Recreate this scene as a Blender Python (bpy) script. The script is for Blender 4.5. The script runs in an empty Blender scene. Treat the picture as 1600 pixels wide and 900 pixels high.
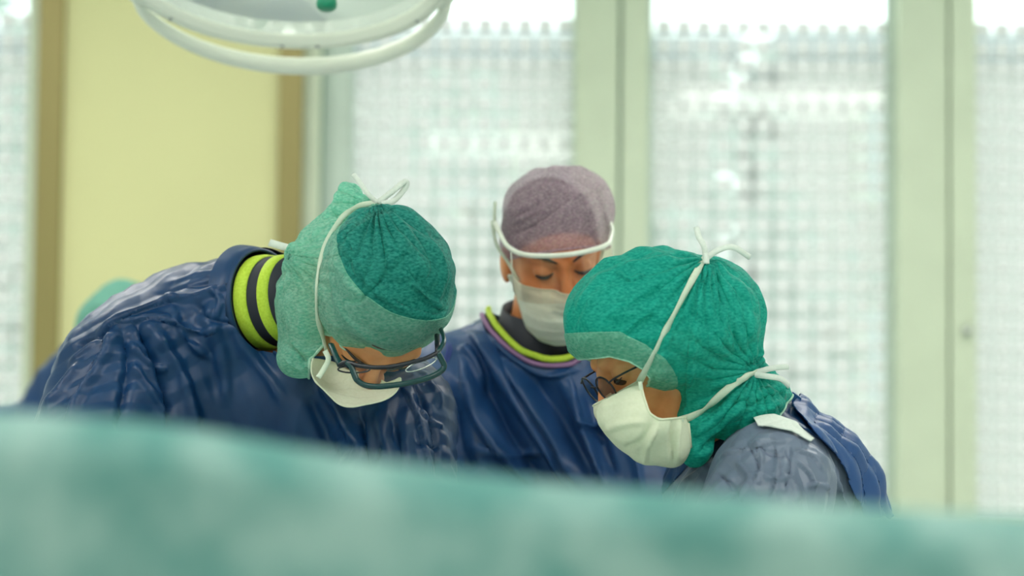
import bpy, math, random
import numpy as np
from mathutils import Vector, Matrix
from mathutils.bvhtree import BVHTree
random.seed(3)
SC = bpy.context.scene
COL = SC.collection
# ------------------------------------------------------------------ camera
CAM_Z = 1.35
FPX = 3333.0
cam_d = bpy.data.cameras.new('camera')
cam = bpy.data.objects.new('camera', cam_d); COL.objects.link(cam)
cam_d.sensor_width = 36.0; cam_d.lens = FPX * 36.0 / 1600.0
cam_d.clip_start = 0.05; cam_d.clip_end = 300
cam.matrix_world = (Matrix.Translation((0, 0, CAM_Z)) @ Matrix.Rotation(math.radians(93.1), 4, 'X')
                    @ Matrix.Rotation(math.radians(0.55), 4, 'Z'))
cam_d.dof.use_dof = True; cam_d.dof.focus_distance = 2.80; cam_d.dof.aperture_fstop = 2.7
cam_d.dof.aperture_blades = 0
SC.camera = cam
CM = np.array(cam.matrix_world.to_3x3()); CO = np.array([0, 0, CAM_Z])
# ------------------------------------------------------------------ sky, exposure
world = bpy.data.worlds.new('sky'); SC.world = world; world.use_nodes = True
wbg = world.node_tree.nodes['Background']
wbg.inputs[0].default_value = (0.97, 1.0, 0.99, 1); wbg.inputs[1].default_value = 3.2
SC.view_settings.view_transform = 'Standard'; SC.view_settings.look = 'None'
SC.view_settings.exposure = 0.0; SC.view_settings.gamma = 1.0
SC.view_settings.use_curve_mapping = False
CEIL_STRENGTH = 8.8
SC.cycles.max_bounces = 10; SC.cycles.transparent_max_bounces = 24
SC.cycles.diffuse_bounces = 5; SC.cycles.transmission_bounces = 8
SC.cycles.caustics_reflective = False; SC.cycles.caustics_refractive = False
SC.cycles.sample_clamp_indirect = 6.0

def P(px, py, Y):
    """point where the ray through photo pixel (px,py) meets the vertical plane y = Y"""
    d = CM @ np.array([(px - 800) / FPX, (450 - py) / FPX, -1.0])
    return CO + d * (Y / d[1])
def PIX(v):
    c = (np.asarray(v) - CO) @ CM
    z = -c[..., 2]
    return np.stack([800 + c[..., 0] / z * FPX, 450 - c[..., 1] / z * FPX], -1)
def px2m(n, Y): return n * Y / FPX

# ------------------------------------------------------------------ materials
def mat(name, color, rough=0.6, metal=0.0, spec=0.5, **k):
    m = bpy.data.materials.new(name); m.use_nodes = True
    b = m.node_tree.nodes['Principled BSDF']
    b.inputs['Base Color'].default_value = (*color, 1)
    b.inputs['Roughness'].default_value = rough; b.inputs['Metallic'].default_value = metal
    b.inputs['Specular IOR Level'].default_value = spec
    for kk, v in k.items(): b.inputs[kk.replace('_', ' ')].default_value = v
    return m
def N(m, typ, **k):
    n = m.node_tree.nodes.new(typ)
    for kk, v in k.items():
        if kk.startswith('i_'):
            key = kk[2:]; key = int(key) if key.isdigit() else key.replace('_', ' ')
            n.inputs[key].default_value = v
        else: setattr(n, kk, v)
    return n
def L(m, a, b): m.node_tree.links.new(a, b)
def noise_mix(m, c1, c2, scale, detail=4, lo=0.35, hi=0.65, stretch=(1, 1, 1), rot=(0, 0, 0), coord='Object'):
    tc = N(m, 'ShaderNodeTexCoord'); mp = N(m, 'ShaderNodeMapping')
    mp.inputs['Scale'].default_value = stretch; mp.inputs['Rotation'].default_value = rot
    L(m, tc.outputs[coord], mp.inputs[0])
    nz = N(m, 'ShaderNodeTexNoise', i_Scale=scale, i_Detail=detail)
    L(m, mp.outputs[0], nz.inputs['Vector'])
    cr = N(m, 'ShaderNodeValToRGB')
    cr.color_ramp.elements[0].position = lo; cr.color_ramp.elements[1].position = hi
    cr.color_ramp.elements[0].color = (*c1, 1); cr.color_ramp.elements[1].color = (*c2, 1)
    L(m, nz.outputs['Fac'], cr.inputs[0])
    return cr.outputs[0], nz.outputs['Fac'], mp.outputs[0]
def bump(m, fac, strength, dist, target):
    b = N(m, 'ShaderNodeBump', i_Strength=strength, i_Distance=dist)
    L(m, fac, b.inputs['Height']); L(m, b.outputs[0], target)
    return b

def skin_mat():
    m = mat('skin', (0.6, 0.3, 0.18), 0.5)
    b = m.node_tree.nodes['Principled BSDF']
    c, f, _ = noise_mix(m, (0.74, 0.27, 0.10), (0.86, 0.38, 0.17), 22, 4)
    L(m, c, b.inputs['Base Color'])
    b.inputs['Subsurface Weight'].default_value = 0.12
    b.inputs['Subsurface Radius'].default_value = (0.6, 0.2, 0.1); b.inputs['Subsurface Scale'].default_value = 0.01
    nz = N(m, 'ShaderNodeTexNoise', i_Scale=420.0, i_Detail=3.0)
    bump(m, nz.outputs[0], 0.25, 0.0008, b.inputs['Normal'])
    return m
def crumple(m, v, scale, warp, stretch=(1, 1, .45)):
    """height field of creased cloth: straight sharp pleats crossing in several directions, coming and going"""
    rs = random.Random(int(scale * 10)); tot = None
    msk = N(m, 'ShaderNodeTexNoise', i_Scale=scale * .45, i_Detail=1.0); L(m, v, msk.inputs['Vector'])
    for k, sc in enumerate((scale * .55, scale, scale * 1.9)):
        mp = N(m, 'ShaderNodeMapping'); mp.inputs['Scale'].default_value = stretch
        mp.inputs['Rotation'].default_value = (rs.uniform(-.5, .5), rs.uniform(-.7, .7) + k * .5, rs.uniform(0, 3)); L(m, v, mp.inputs[0])
        w = N(m, 'ShaderNodeTexWave', i_Scale=sc * .5, i_Distortion=warp * 22); w.wave_type = 'BANDS'; w.wave_profile = 'TRI'
        w.inputs['Detail'].default_value = 1.5; w.inputs['Detail Scale'].default_value = .55; L(m, mp.outputs[0], w.inputs['Vector'])
        mu = N(m, 'ShaderNodeMath', operation='MULTIPLY', i_1=(1.2, .8, .35)[k]); L(m, w.outputs['Fac'], mu.inputs[0])
        if tot is None: tot = mu.outputs[0]
        else:
            a = N(m, 'ShaderNodeMath', operation='ADD'); L(m, tot, a.inputs[0]); L(m, mu.outputs[0], a.inputs[1]); tot = a.outputs[0]
    mr = N(m, 'ShaderNodeMapRange', i_1=.38, i_2=.62, i_3=.15, i_4=1.0); L(m, msk.outputs[0], mr.inputs[0])
    o = N(m, 'ShaderNodeMath', operation='MULTIPLY'); L(m, tot, o.inputs[0]); L(m, mr.outputs[0], o.inputs[1]); return o.outputs[0]
def gown_mat(name, c1, c2, sheen=0.0, cr=.11, sc=9):
    m = mat(name, c1, 0.38, spec=0.40)
    b = m.node_tree.nodes['Principled BSDF']
    c, f, v = noise_mix(m, c1, c2, 9, 5)
    L(m, c, b.inputs['Base Color'])
    b.inputs['Sheen Weight'].default_value = sheen; b.inputs['Sheen Roughness'].default_value = 0.35
    b.inputs['Sheen Tint'].default_value = (0.65, 0.75, 1, 1)
    b1 = N(m, 'ShaderNodeBump', i_Strength=cr, i_Distance=0.012); L(m, crumple(m, v, sc, .22, (1, 1, .3)), b1.inputs['Height'])
    n2 = N(m, 'ShaderNodeTexNoise', i_Scale=900.0, i_Detail=2.0); L(m, v, n2.inputs['Vector'])
    b2 = N(m, 'ShaderNodeBump', i_Strength=0.25, i_Distance=0.0005); L(m, n2.outputs[0], b2.inputs['Height'])
    L(m, b1.outputs[0], b2.inputs['Normal']); L(m, b2.outputs[0], b.inputs['Normal'])
    return m
def cap_mat(name, c1, c2, see=0.3, cr=.32, trans=0.45):
    """non-woven cloth: mottled fibres, light passes through, hair shows faintly"""
    m = bpy.data.materials.new(name); m.use_nodes = True; nt = m.node_tree
    b = nt.nodes['Principled BSDF']; out = nt.nodes['Material Output']
    c, f, v = noise_mix(m, c1, c2, 190, 4, 0.30, 0.72, stretch=(1, 1, 1.9), rot=(0.3, 0.6, 0.2))
    L(m, c, b.inputs['Base Color']); b.inputs['Roughness'].default_value = 0.6
    b.inputs['Specular IOR Level'].default_value = 0.2
    b.inputs['Sheen Weight'].default_value = 0.15; b.inputs['Sheen Roughness'].default_value = 0.3
    b.inputs['Sheen Tint'].default_value = (0.8, 1.0, 0.92, 1)
    tr = N(m, 'ShaderNodeBsdfTranslucent'); L(m, c, tr.inputs[0])
    mx = N(m, 'ShaderNodeMixShader', i_0=trans); L(m, b.outputs[0], mx.inputs[1]); L(m, tr.outputs[0], mx.inputs[2])
    tp = N(m, 'ShaderNodeBsdfTransparent')
    n2 = N(m, 'ShaderNodeTexNoise', i_Scale=240.0, i_Detail=3.0); L(m, v, n2.inputs['Vector'])
    mr = N(m, 'ShaderNodeMapRange', i_1=0.35, i_2=0.65, i_3=see * 1.5, i_4=see * 0.5); L(m, n2.outputs[0], mr.inputs[0])
    mx2 = N(m, 'ShaderNodeMixShader'); L(m, mr.outputs[0], mx2.inputs[0])
    L(m, mx.outputs[0], mx2.inputs[1]); L(m, tp.outputs[0], mx2.inputs[2]); L(m, mx2.outputs[0], out.inputs[0])
    b1 = N(m, 'ShaderNodeBump', i_Strength=cr, i_Distance=0.006); L(m, crumple(m, v, 20, .10, (1, 1, .35)), b1.inputs['Height'])
    b2 = N(m, 'ShaderNodeBump', i_Strength=0.12, i_Distance=0.0005); L(m, n2.outputs[0], b2.inputs['Height'])
    L(m, b1.outputs[0], b2.inputs['Normal']); L(m, b2.outputs[0], b.inputs['Normal'])
    return m
def cloth_mat(name, c1, c2, scale=200, trans=0.2, rough=0.8, bs=0.0006):
    m = bpy.data.materials.new(name); m.use_nodes = True; nt = m.node_tree
    b = nt.nodes['Principled BSDF']; out = nt.nodes['Material Output']
    c, f, v = noise_mix(m, c1, c2, scale, 3); L(m, c, b.inputs['Base Color'])
    b.inputs['Roughness'].default_value = rough; b.inputs['Specular IOR Level'].default_value = 0.2
    bump(m, f, 0.4, bs, b.inputs['Normal'])
    if trans:
        tr = N(m, 'ShaderNodeBsdfTranslucent'); L(m, c, tr.inputs[0])
        mx = N(m, 'ShaderNodeMixShader', i_0=trans); L(m, b.outputs[0], mx.inputs[1]); L(m, tr.outputs[0], mx.inputs[2])
        L(m, mx.outputs[0], out.inputs[0])
    return m
def clear_mat(name, tint=(1, 1, 1), gloss=0.06):
    m = bpy.data.materials.new(name); m.use_nodes = True; nt = m.node_tree
    out = nt.nodes['Material Output']; nt.nodes.remove(nt.nodes['Principled BSDF'])
    tp = N(m, 'ShaderNodeBsdfTransparent', i_Color=(*tint, 1)); gl = N(m, 'ShaderNodeBsdfGlossy', i_Roughness=0.03)
    mx = N(m, "ShaderNodeMixShader", i_0=gloss)
    L(m, tp.outputs[0], mx.inputs[1]); L(m, gl.outputs[0], mx.inputs[2])
    L(m, mx.outputs[0], out.inputs[0]); return m

M = {}
M['skin'] = skin_mat()
M['gown'] = gown_mat('gown_navy', (0.001, 0.026, 0.092), (0.006, 0.042, 0.135))
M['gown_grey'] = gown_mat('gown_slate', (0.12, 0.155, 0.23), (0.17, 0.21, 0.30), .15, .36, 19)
M['gown_mid'] = gown_mat('gown_steel_blue', (0.010, 0.052, 0.165), (0.026, 0.078, 0.22))
M['flap'] = gown_mat('gown_blue_flap', (0.012, 0.06, 0.20), (0.03, 0.09, 0.27))
M['cap_green'] = cap_mat('cap_pale_green', (0.19, 0.66, 0.51), (0.54, 0.92, 0.79), 0.12, trans=.6)
M['cap_crown'] = cap_mat('cap_crown_green', (0.0, 0.20, 0.18), (0.06, 0.50, 0.42), 0.10)
M['cap_teal'] = cap_mat('cap_teal', (0.0, 0.36, 0.29), (0.035, 0.64, 0.52), 0.07)
M['cap_purple'] = cap_mat('cap_mauve', (0.50, 0.34, 0.46), (0.74, 0.60, 0.68), 0.36, .25)
M['cap_far'] = cap_mat('cap_far_green', (0.14, 0.44, 0.36), (0.24, 0.52, 0.44), 0.10)
M['hem'] = cloth_mat('cap_hem', (0.42, 0.72, 0.58), (0.55, 0.82, 0.68), 300, 0.2)
M['mask'] = cloth_mat('mask_paper', (0.84, 0.87, 0.69), (0.88, 0.91, 0.74), 260, 0.25)
M['mask2'] = cloth_mat('mask_pale', (0.85, 0.92, 0.80), (0.89, 0.95, 0.84), 260, 0.25)
M['strap'] = cloth_mat('strap_cloth', (0.74, 0.84, 0.70), (0.80, 0.88, 0.76), 400, 0.25)
M['white'] = cloth_mat('white_cloth', (0.78, 0.84, 0.80), (0.85, 0.90, 0.86), 300, 0.2)
M['hair'] = mat('hair', (0.03, 0.022, 0.02), 0.55)
M['lime'] = cloth_mat('lime_trim', (0.48, 0.66, 0.05), (0.58, 0.76, 0.08), 300, 0.0, 0.5)
M['black'] = mat('black_cloth', (0.012, 0.014, 0.03), 0.6)
M['navy'] = mat('navy_collar', (0.012, 0.022, 0.06), 0.6)
M['mauve'] = mat('mauve_trim', (0.30, 0.16, 0.32), 0.7)
M['frame'] = mat('dark_teal_frame', (0.006, 0.045, 0.05), 0.25)
M['frame_black'] = mat('black_frame', (0.008, 0.010, 0.02), 0.3)
M['amber'] = mat('amber_inlay', (0.5, 0.25, 0.02), 0.4)
M['visor_frame'] = mat('white_visor_frame', (0.88, 0.92, 0.83), 0.4)
M['lens'] = clear_mat('clear_lens', (0.97, 1, 0.99))
M['lens_reflect'] = clear_mat('lens_reflection_tint', (0.70, 0.72, 0.70), .3)  # grey tint stands in for the reflection seen on the lens
M['visor'] = clear_mat('visor_film', (0.93, 0.86, 0.80), .08)
M['eye'] = mat('eye', (0.07, 0.04, 0.03), 0.15)
M['iris'] = mat('iris', (0.01, 0.008, 0.008), 0.1)
M['glove'] = mat('latex_glove', (0.75, 0.72, 0.55), 0.45)
M['shoe'] = mat('shoe_white', (0.6, 0.65, 0.62), 0.5)

# ------------------------------------------------------------------ implicit surface tools
def sd_ell(p, c, r, R=None):
    q = p - np.asarray(c, np.float32)
    if R is not None: q = q @ np.asarray(R, np.float32)
    r = np.asarray(r, np.float32)
    k0 = np.sqrt(((q / r) ** 2).sum(-1)); k1 = np.sqrt(((q / (r * r)) ** 2).sum(-1)) + 1e-6
    return k0 * (k0 - 1) / k1
def sd_cap(p, a, b, ra, rb):
    a = np.asarray(a, np.float32); b = np.asarray(b, np.float32)
    pa = p - a; ba = b - a
    h = np.clip((pa @ ba) / max(float(ba @ ba), 1e-9), 0, 1)
    return np.sqrt(((pa - h[..., None] * ba) ** 2).sum(-1)) - (ra + (rb - ra) * h)
def smin(a, b, k):
    h = np.clip(0.5 + 0.5 * (b - a) / k, 0, 1)
    return b + (a - b) * h - k * h * (1 - h)
def smax(a, b, k): return -smin(-a, -b, k)
def lattice(seed):
    return np.random.RandomState(seed).rand(32, 32, 32).astype(np.float32) * 2 - 1
LAT = [lattice(i) for i in range(4)]
def vnoise(p, scale, seed=0):
    q = np.asarray(p, np.float32) * scale + 100.37
    i = np.floor(q).astype(np.int64); f = q - i; f = f * f * (3 - 2 * f)
    T = LAT[seed % 4]; out = 0
    for dx in (0, 1):
        for dy in (0, 1):
            for dz in (0, 1):
                w = (f[..., 0] if dx else 1 - f[..., 0]) * (f[..., 1] if dy else 1 - f[..., 1]) * (f[..., 2] if dz else 1 - f[..., 2])
                out = out + w * T[(i[..., 0] + dx) % 32, (i[..., 1] + dy) % 32, (i[..., 2] + dz) % 32]
    return out
def fbm(p, scale, oct=3, seed=0):
    o = 0; a = 1
    for k in range(oct): o = o + a * vnoise(p, scale * 2 ** k, seed + k); a *= 0.5
    return o
def ridged(p, scale, oct=3, seed=0):
    o = 0; a = 1
    for k in range(oct): o = o + a * (1 - np.abs(vnoise(p, scale * 2 ** k, seed + k)) * 2.2); a *= 0.5
    return o
def axis(lo, hi, step, fine=None, fstep=None):
    """grid coordinates, optionally finer inside the interval fine"""
    if fine is None: return np.arange(lo, hi + step, step).astype(np.float32)
    out = [lo]; x = lo
    while x < hi:
        x += fstep if fine[0] - 1e-9 <= x < fine[1] else min(step, max(fstep, (fine[0] - x) if x < fine[0] else step))
        out.append(x)
    return np.array(out, np.float32)
def isosurface(F, X, Y, Z):
    """surface nets on a rectilinear grid; F takes (...,3) points"""
    nx, ny, nz = len(X), len(Y), len(Z)
    V = np.empty((nx, ny, nz), np.float32)
    ch = max(1, int(600000 / (ny * nz)))
    for i in range(0, nx, ch):
        g = np.stack(np.meshgrid(X[i:i + ch], Y, Z, indexing='ij'), -1)
        V[i:i + ch] = F(g)
    S = V < 0
    cnt = np.zeros((nx - 1, ny - 1, nz - 1), np.int8); corners = [(a, b, c) for a in (0, 1) for b in (0, 1) for c in (0, 1)]
    for a, b, c in corners: cnt += S[a:nx - 1 + a, b:ny - 1 + b, c:nz - 1 + c]
    act = (cnt > 0) & (cnt < 8)
    idx = np.argwhere(act); ids = np.full(act.shape, -1, np.int64); ids[act] = np.arange(len(idx))
    acc = np.zeros((len(idx), 3)); n = np.zeros(len(idx))
    for u in corners:
        for ax in range(3):
            if u[ax]: continue
            w = list(u); w[ax] = 1
            iu = idx + u; iw = idx + w
            fu = V[iu[:, 0], iu[:, 1], iu[:, 2]]; fw = V[iw[:, 0], iw[:, 1], iw[:, 2]]
            m = (fu < 0) != (fw < 0)
            t = np.where(m, fu / np.where(m, fu - fw, 1), 0)
            pu = np.stack([X[iu[:, 0]], Y[iu[:, 1]], Z[iu[:, 2]]], -1); pw = np.stack([X[iw[:, 0]], Y[iw[:, 1]], Z[iw[:, 2]]], -1)
            pt = pu + t[:, None] * (pw - pu)
            acc[m] += pt[m]; n[m] += 1
    verts = acc / n[:, None]
    quads = []
    for ax in range(3):
        o1, o2 = (ax + 1) % 3, (ax + 2) % 3
        sl0 = [slice(None)] * 3; sl1 = [slice(None)] * 3
        sl0[ax] = slice(0, -1); sl1[ax] = slice(1, None)
        d = S[tuple(sl0)] != S[tuple(sl1)]
        e = np.argwhere(d)
        e = e[(e[:, o1] > 0) & (e[:, o2] > 0) & (e[:, o1] < V.shape[o1] - 1) & (e[:, o2] < V.shape[o2] - 1)]
        inside = S[e[:, 0], e[:, 1], e[:, 2]]
        def cell(da, db):
            c = e.copy(); c[:, o1] -= da; c[:, o2] -= db
            return ids[c[:, 0], c[:, 1], c[:, 2]]
        q = np.stack([cell(0, 0), cell(1, 0), cell(1, 1), cell(0, 1)], -1)
        q[~inside] = q[~inside][:, ::-1]
        quads.append(q[:, ::-1] if False else q)
    q = np.concatenate(quads)
    q = q[(q >= 0).all(1)]
    # make the faces look outward
    a, b, c = verts[q[:, 0]], verts[q[:, 1]], verts[q[:, 2]]
    nrm = np.cross(b - a, c - a); k = min(len(q), 3000); sel = np.linspace(0, len(q) - 1, k).astype(int)
    cen = (a + c)[sel] / 2; nn = nrm[sel] / (np.linalg.norm(nrm[sel], axis=1, keepdims=True) + 1e-12)
    e1 = F((cen + nn * 0.002).astype(np.float32)); e0 = F((cen - nn * 0.002).astype(np.float32))
    if (e1 - e0).mean() < 0: q = q[:, ::-1]
    return verts, q
def vnormals(v, f):
    n = np.zeros_like(v); k = f.shape[1]
    fn = np.cross(v[f[:, 1]] - v[f[:, 0]], v[f[:, 2]] - v[f[:, 0]])
    if k == 4: fn = fn + np.cross(v[f[:, 2]] - v[f[:, 0]], v[f[:, 3]] - v[f[:, 0]])
    for j in range(k): np.add.at(n, f[:, j], fn)
    return n / (np.linalg.norm(n, axis=1, keepdims=True) + 1e-12)
def relax(v, f, it=3, w=0.5):
    for _ in range(it):
        s = np.zeros_like(v); c = np.zeros(len(v))
        for j in range(f.shape[1]):
            a, b = f[:, j], f[:, (j + 1) % f.shape[1]]
            np.add.at(s, a, v[b]); np.add.at(c, a, 1); np.add.at(s, b, v[a]); np.add.at(c, b, 1)
        v = v + w * (s / np.maximum(c, 1)[:, None] - v)
    return v
def subdiv(v, q):
    """split every quad into four"""
    n = len(v); e = np.sort(np.concatenate([q[:, [j, (j + 1) % 4]] for j in range(4)]), 1)
    key = e[:, 0] * (n + 1) + e[:, 1]; u, inv = np.unique(key, return_inverse=True)
    a, b = u // (n + 1), u % (n + 1); m = len(q); inv = inv.reshape(4, m) + n
    V = np.concatenate([v, (v[a] + v[b]) / 2, v[q].mean(1)]); c = np.arange(m) + n + len(u)
    Q = np.concatenate([np.stack([q[:, j], inv[j], c, inv[(j - 1) % 4]], 1) for j in range(4)])
    return relax(V, Q, 2, .5), Q
def pleats(v, f, T, n, amp, R, ph=0.0):
    """gathers radiating from a tied point T (seen from the front)"""
    nn = vnormals(v, f); pp = PIX(v) - T; r = np.linalg.norm(pp, axis=1); th = np.arctan2(pp[:, 1], pp[:, 0])
    vd = v - CO; vd /= np.linalg.norm(vd, axis=1, keepdims=True); fc = np.clip((-(nn * vd).sum(1)) / .3, 0, 1)
    w = np.abs(np.sin(n * th / 2 + ph + 1.3 * vnoise(v, 14))) ** .7 - .6
    return v + nn * (amp * w * np.exp(-(r / R) ** 1.5) * np.clip(r / 8, 0, 1) * fc)[:, None]
def tris(q): return np.concatenate([q[:, [0, 1, 2]], q[:, [0, 2, 3]]]) if q.shape[1] == 4 else q
def clip(v, f, g):
    """keep the part of the triangle mesh where the vertex field g > 0, cutting triangles cleanly"""
    f = tris(f); s = g > 0; ns = s[f].sum(1)
    keep = [tuple(t) for t in f[ns == 3]]
    vv = [tuple(x) for x in v]; cut = {}
    def ed(a, b):
        k = (a, b) if a < b else (b, a)
        if k not in cut:
            t = g[a] / (g[a] - g[b]); cut[k] = len(vv); vv.append(tuple(v[a] + t * (v[b] - v[a])))
        return cut[k]
    for t in f[(ns == 1) | (ns == 2)]:
        t = [int(x) for x in t]
        if s[t].sum() == 1:
            while not s[t[0]]: t = t[1:] + t[:1]
            keep.append((t[0], ed(t[0], t[1]), ed(t[0], t[2])))
        else:
            while s[t[0]]: t = t[1:] + t[:1]
            a, b = ed(t[0], t[1]), ed(t[0], t[2])
            keep.append((a, t[1], t[2])); keep.append((a, t[2], b))
    keep = np.array(keep); vv = np.array(vv)
    used = np.unique(keep); mp = np.full(len(vv), -1); mp[used] = np.arange(len(used))
    return vv[used], mp[keep]
def biggest(v, f):
    """only the largest connected piece of a triangle mesh"""
    lab = np.arange(len(v))
    while True:
        m = lab[f].min(1); new = lab.copy()
        for j in range(3): np.minimum.at(new, f[:, j], m)
        new = new[new]
        if (new == lab).all(): break
        lab = new
    k = np.bincount(lab).argmax(); f = f[lab[f[:, 0]] == k]
    used = np.unique(f); mp = np.full(len(v), -1); mp[used] = np.arange(len(used)); return v[used], mp[f]
def loops(f):
    """boundary vertex loops of a triangle mesh, longest first"""
    from collections import defaultdict
    e = defaultdict(int)
    for t in f:
        for j in range(3):
            a, b = int(t[j]), int(t[(j + 1) % 3]); e[(a, b)] += 1
    nx = {a: b for (a, b) in e if (b, a) not in e}
    out = []
    while nx:
        a = next(iter(nx)); lp = [a]; b = nx.pop(a)
        while b in nx and b != lp[0]: lp.append(b); b = nx.pop(b)
        out.append(lp)
    return sorted(out, key=len, reverse=True)
def polysd(p, poly):
    """signed distance to a 2D polygon, positive inside"""
    poly = np.asarray(poly, float); d = np.full(len(p), 1e9); ins = np.zeros(len(p), bool)
    for i in range(len(poly)):
        a, b = poly[i], poly[(i + 1) % len(poly)]
        e = b - a; w = p - a
        h = np.clip((w @ e) / (e @ e), 0, 1); d = np.minimum(d, np.linalg.norm(w - h[:, None] * e, axis=1))
        c = ((a[1] > p[:, 1]) != (b[1] > p[:, 1])) & (p[:, 0] < (b[0] - a[0]) * (p[:, 1] - a[1]) / (b[1] - a[1] + 1e-12) + a[0])
        ins ^= c
    return np.where(ins, d, -d)
def smoothline(pts, n=8):
    """Catmull-Rom through the points"""
    p = np.asarray(pts, float); p = np.vstack([2 * p[0] - p[1], p, 2 * p[-1] - p[-2]]); out = []
    for i in range(1, len(p) - 2):
        for t in np.linspace(0, 1, n, endpoint=False):
            out.append(0.5 * ((2 * p[i]) + (-p[i - 1] + p[i + 1]) * t + (2 * p[i - 1] - 5 * p[i] + 4 * p[i + 1] - p[i + 2]) * t * t + (-p[i - 1] + 3 * p[i] - 3 * p[i + 1] + p[i + 2]) * t ** 3))
    out.append(p[-2]); return np.array(out)
def linedist(p, line):
    d = np.full(len(p), 1e9); s = np.zeros(len(p)); side = np.zeros(len(p)); n = len(line) - 1
    for i in range(n):
        a, b = line[i], line[i + 1]; e = b - a; w = p - a
        h = np.clip((w @ e) / (e @ e + 1e-12), 0, 1); dd = np.linalg.norm(w - h[:, None] * e, axis=1)
        m = dd < d; d[m] = dd[m]; s[m] = (i + h[m]) / n
        side[m] = np.sign(e[0] * w[m, 1] - e[1] * w[m, 0])
    return d, s, side
SG = 1.35
def sculpt(v, f, strokes, facing=0.12):
    """folds modelled into cloth: (line of points, width, height[, sharp side]) pushed along the surface normal"""
    n = vnormals(v, f); pp = PIX(v); vd = (v - CO); vd /= np.linalg.norm(vd, axis=1, keepdims=True)
    fc = np.clip((-(n * vd).sum(1) - facing) / 0.35, 0, 1)
    disp = np.zeros(len(v))
    for st in strokes:
        pts, w, h = st[:3]; asym = st[3] if len(st) > 3 else 0
        ln = smoothline(pts, 5) if len(pts) > 2 else np.asarray(pts, float)
        lo, hi = ln.min(0) - 4 * w, ln.max(0) + 4 * w
        sel = np.where((fc > 0) & (pp > lo).all(1) & (pp < hi).all(1))[0]
        if not len(sel): continue
        d, s, sd = linedist(pp[sel], ln); h = h * SG; w = w * .95
        ww = w * (np.where(sd * asym > 0, 0.35, 1.3) if asym else 1.0)
        taper = np.clip(np.minimum(s, 1 - s) * 5 + 0.15, 0, 1)
        disp[sel] += h * np.exp(-(d / ww) ** 2) * taper * fc[sel]
    return v + n * disp[:, None]

# ------------------------------------------------------------------ object tools
def link_mesh(name, v, f, m, parent=None, smooth=True):
    me = bpy.data.meshes.new(name)
    me.from_pydata([tuple(x) for x in np.asarray(v, float)], [], [tuple(int(y) for y in x) for x in f])
    me.update()
    if smooth: me.polygons.foreach_set('use_smooth', [True] * len(me.polygons))
    if m: me.materials.append(m)
    o = bpy.data.objects.new(name, me); COL.objects.link(o)
    if parent is not None:
        o.parent = parent; o.matrix_parent_inverse = parent_inv(parent)
    return o
def parent_inv(p):
    mw = Matrix.Identity(4); q = p; ch = []
    while q is not None: ch.append(q); q = q.parent
    for q in reversed(ch): mw = mw @ q.matrix_parent_inverse @ Matrix.LocRotScale(q.location, q.rotation_euler, q.scale)
    return mw.inverted()
def thing(name, label, cat, loc, group=None):
    o = bpy.data.objects.new(name, None); COL.objects.link(o); o.location = loc; o.empty_display_size = 0.1
    o['label'] = label; o['category'] = cat
    if group: o['group'] = group
    return o
class MB:
    def __init__(s): s.v = []; s.f = []
    def add(s, v, f):
        b = len(s.v); s.v += [tuple(x) for x in v]; s.f += [tuple(int(i) + b for i in x) for x in f]; return s
    def box(s, lo, hi, bev=0.0):
        x0, y0, z0 = lo; x1, y1, z1 = hi
        v = [(x, y, z) for x in (x0, x1) for y in (y0, y1) for z in (z0, z1)]
        return s.add(v, [(0, 1, 3, 2), (4, 6, 7, 5), (0, 4, 5, 1), (2, 3, 7, 6), (0, 2, 6, 4), (1, 5, 7, 3)])
    def tube(s, pts, r, n=8, flat=1.0, closed=False, up=None):
        pts = np.asarray(pts, float); m = len(pts); r = np.broadcast_to(r, (m,))
        T = np.roll(pts, -1, 0) - np.roll(pts, 1, 0)
        if not closed: T[0] = pts[1] - pts[0]; T[-1] = pts[-1] - pts[-2]
        T /= np.linalg.norm(T, axis=1, keepdims=True) + 1e-12
        vs = []; nprev = None
        for i in range(m):
            if up is not None: a = np.asarray(up[i] if np.ndim(up) == 2 else up, float)
            elif nprev is None: a = np.array([0, 0, 1.0]) if abs(T[i][2]) < 0.9 else np.array([1.0, 0, 0])
            else: a = nprev
            a = a - T[i] * (a @ T[i]); a /= np.linalg.norm(a) + 1e-12; nprev = a
            b = np.cross(T[i], a)
            for k in range(n):
                t = 2 * math.pi * (k + 0.5) / n
                vs.append(pts[i] + r[i] * (math.cos(t) * b + flat * math.sin(t) * a))
        fs = []
        for i in range(m if closed else m - 1):
            j = (i + 1) % m
            for k in range(n): fs.append((i * n + k, i * n + (k + 1) % n, j * n + (k + 1) % n, j * n + k))
        if not closed: fs.append(tuple(range(n - 1, -1, -1))); fs.append(tuple((m - 1) * n + k for k in range(n)))
        return s.add(vs, fs)
    def lathe(s, prof, n=48, R=None, o=(0, 0, 0)):
        R = np.eye(3) if R is None else R; vs = []
        for (r, z) in prof:
            for k in range(n):
                t = 2 * math.pi * k / n; vs.append(np.asarray(o) + R @ np.array([r * math.cos(t), r * math.sin(t), z]))
        fs = [(i * n + k, i * n + (k + 1) % n, (i + 1) * n + (k + 1) % n, (i + 1) * n + k) for i in range(len(prof) - 1) for k in range(n)]
        return s.add(vs, fs)
    def ribbon(s, pts, nrm, w, th=0.0012):
        """a flat tape along pts lying on a surface with normals nrm; w scalar or per point"""
        return s.tube(pts, np.broadcast_to(w, (len(pts),)) / 2, 6, th * 2 / float(np.mean(w)), up=nrm)
    def build(s, name, m, parent=None, smooth=True): return link_mesh(name, s.v, s.f, m, parent, smooth)
def bvh(v, f): return BVHTree.FromPolygons([Vector(x) for x in v], [tuple(int(y) for y in t) for t in f])
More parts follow.
